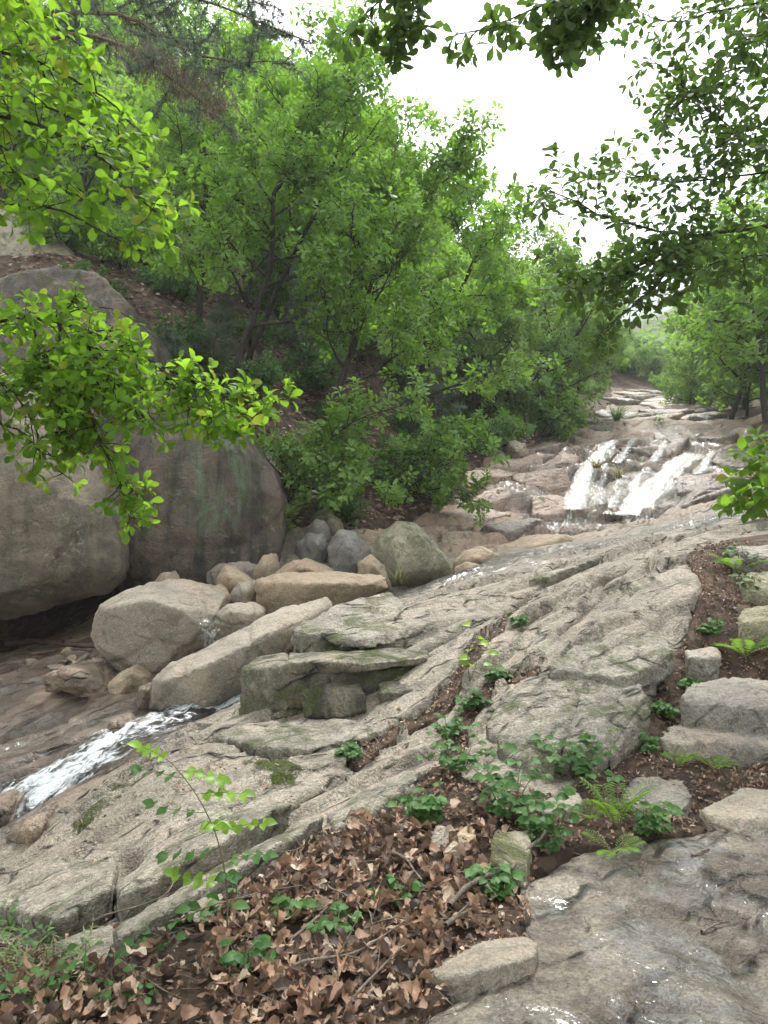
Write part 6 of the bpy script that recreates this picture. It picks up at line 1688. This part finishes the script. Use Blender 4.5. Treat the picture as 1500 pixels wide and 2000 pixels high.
# ------------------------------------------------------------------ far hills and haze
def ridge(name, pts, depth, mat, n=160, rough=6, seed=0):
    """a wooded ridge: crest line given as (x, y, z)"""
    pts = np.array(pts, float)
    x = np.linspace(pts[0, 0], pts[-1, 0], n); cy = np.interp(x, pts[:, 0], pts[:, 1]); cz = np.interp(x, pts[:, 0], pts[:, 2])
    rows = 40; V = []
    for j in range(rows):
        t = j / (rows - 1)
        yy = cy - depth * (1 - t); zz = cz * t ** 1.1 - 12 * (1 - t)
        zz = zz + rough * (1 - .3 * t) * t * 2 * fbm(xy0(x * .012 + seed, yy * .012), 5) 
        V.append(np.stack([x, yy, zz], 1))
    yy = cy + depth * .6; V.append(np.stack([x, yy, cz * .2], 1))
    return obj(name, mk_mesh(name, np.concatenate(V), grid_faces(n, rows + 1)), M[mat], kind='structure')
_s = NT('far_forest_floor'); _p = _s.pos()
M['farfloor'] = _s.done(_s.prin(_s.ramp(_s.noise(_p, .12, 6, .7), [(.3, (.03, .055, .018)), (.7, (.08, .12, .04))]), .9, _s.bump(_s.noise(_p, .25, 5, .7), 3.0)))
_s = NT('far_mountain'); _p = _s.pos()
_rk = _s.map(_s.noise(_s.mapping(_p, (1, 1, .5)), .012, 6, .65), .52, .60)
M['farmount'] = _s.done(_s.prin(_s.mix(_rk, (.055, .085, .03), (.42, .38, .33)), .9, _s.bump(_s.noise(_p, .06, 6, .7), 12.0)))
ridge('hill', [(-60, 300, 86), (45, 290, 70), (80, 282, 67), (108, 275, 78), (150, 268, 94), (230, 260, 115)], 140, 'farfloor', rough=10)
ridge('mountain', [(-100, 620, 140), (100, 610, 150), (200, 600, 178), (265, 600, 218), (310, 600, 208), (360, 600, 222), (420, 600, 235)], 260, 'farmount', rough=28, seed=4)
hill_me = bpy.data.objects['hill'].data
hv = np.empty(len(hill_me.vertices) * 3, np.float32); hill_me.vertices.foreach_get('co', hv); hv = hv.reshape(-1, 160, 3)[:40]
pl = Plant(); Vs = []
for i in range(2600):
    a, b_ = RNG.integers(0, 39), RNG.integers(10, 150)
    c = hv[a, b_] + (hv[a + 1, b_] - hv[a, b_]) * RNG.uniform() + (hv[a, b_ + 1] - hv[a, b_]) * RNG.uniform()
    if not (1050 < 750 + FPX * c[0] / c[1] < 1560): continue
    r = RNG.uniform(1.6, 3.0)
    k = 34
    u = unit(RNG.normal(size=(k, 3))); u[:, 2] = np.abs(u[:, 2])
    for v in u: pl.leaf(c + np.array([0, 0, r * .6]) + v * r * RNG.uniform(.6, 1.05), unit(np.cross(v, RNG.normal(size=3))), v, r * .55)
for i in range(900):
    y_ = 50 + 94 * RNG.uniform(); x_ = (RNG.uniform(1090, 1560) - 750) / FPX * y_
    c = np.array([x_, y_, zt(x_, y_)]); r = RNG.uniform(1.0, 2.1)
    if 1190 < 750 + FPX * x_ / y_ < 1340 and y_ < 50: continue
    u = unit(RNG.normal(size=(46, 3))); u[:, 2] = np.abs(u[:, 2])
    for v in u: pl.leaf(c + np.array([0, 0, r * .5]) + v * r * RNG.uniform(.5, 1.1), unit(np.cross(v, RNG.normal(size=3))), v, r * .42)
obj('far_forest', pl.leaf_mesh('far_forest', 'far'), M['leaf_bg'], kind='stuff', label='far wooded hillside seen up the valley', category='forest')

hz = NT('haze_air'); vp = hz.t.nodes.new('ShaderNodeVolumePrincipled')
vp.inputs['Color'].default_value = (.93, .97, 1.0, 1); vp.inputs['Density'].default_value = 0.0009; vp.inputs['Anisotropy'].default_value = 0.2
hz.m.cycles.homogeneous_volume = True
hz.t.links.new(vp.outputs[0], hz.out.inputs['Volume'])
xa, xb, ya, yb, za, zb_ = -330, 520, -60, 960, -60, 270
V = [(x_, y_, z_) for z_ in (za, zb_) for y_ in (ya, yb) for x_ in (xa, xb)]
haze = obj('haze', mk_mesh('haze', V, np.array([(0, 2, 3, 1), (4, 5, 7, 6), (0, 1, 5, 4), (2, 6, 7, 3), (0, 4, 6, 2), (1, 3, 7, 5)]), smooth=False), hz.m, kind='stuff')
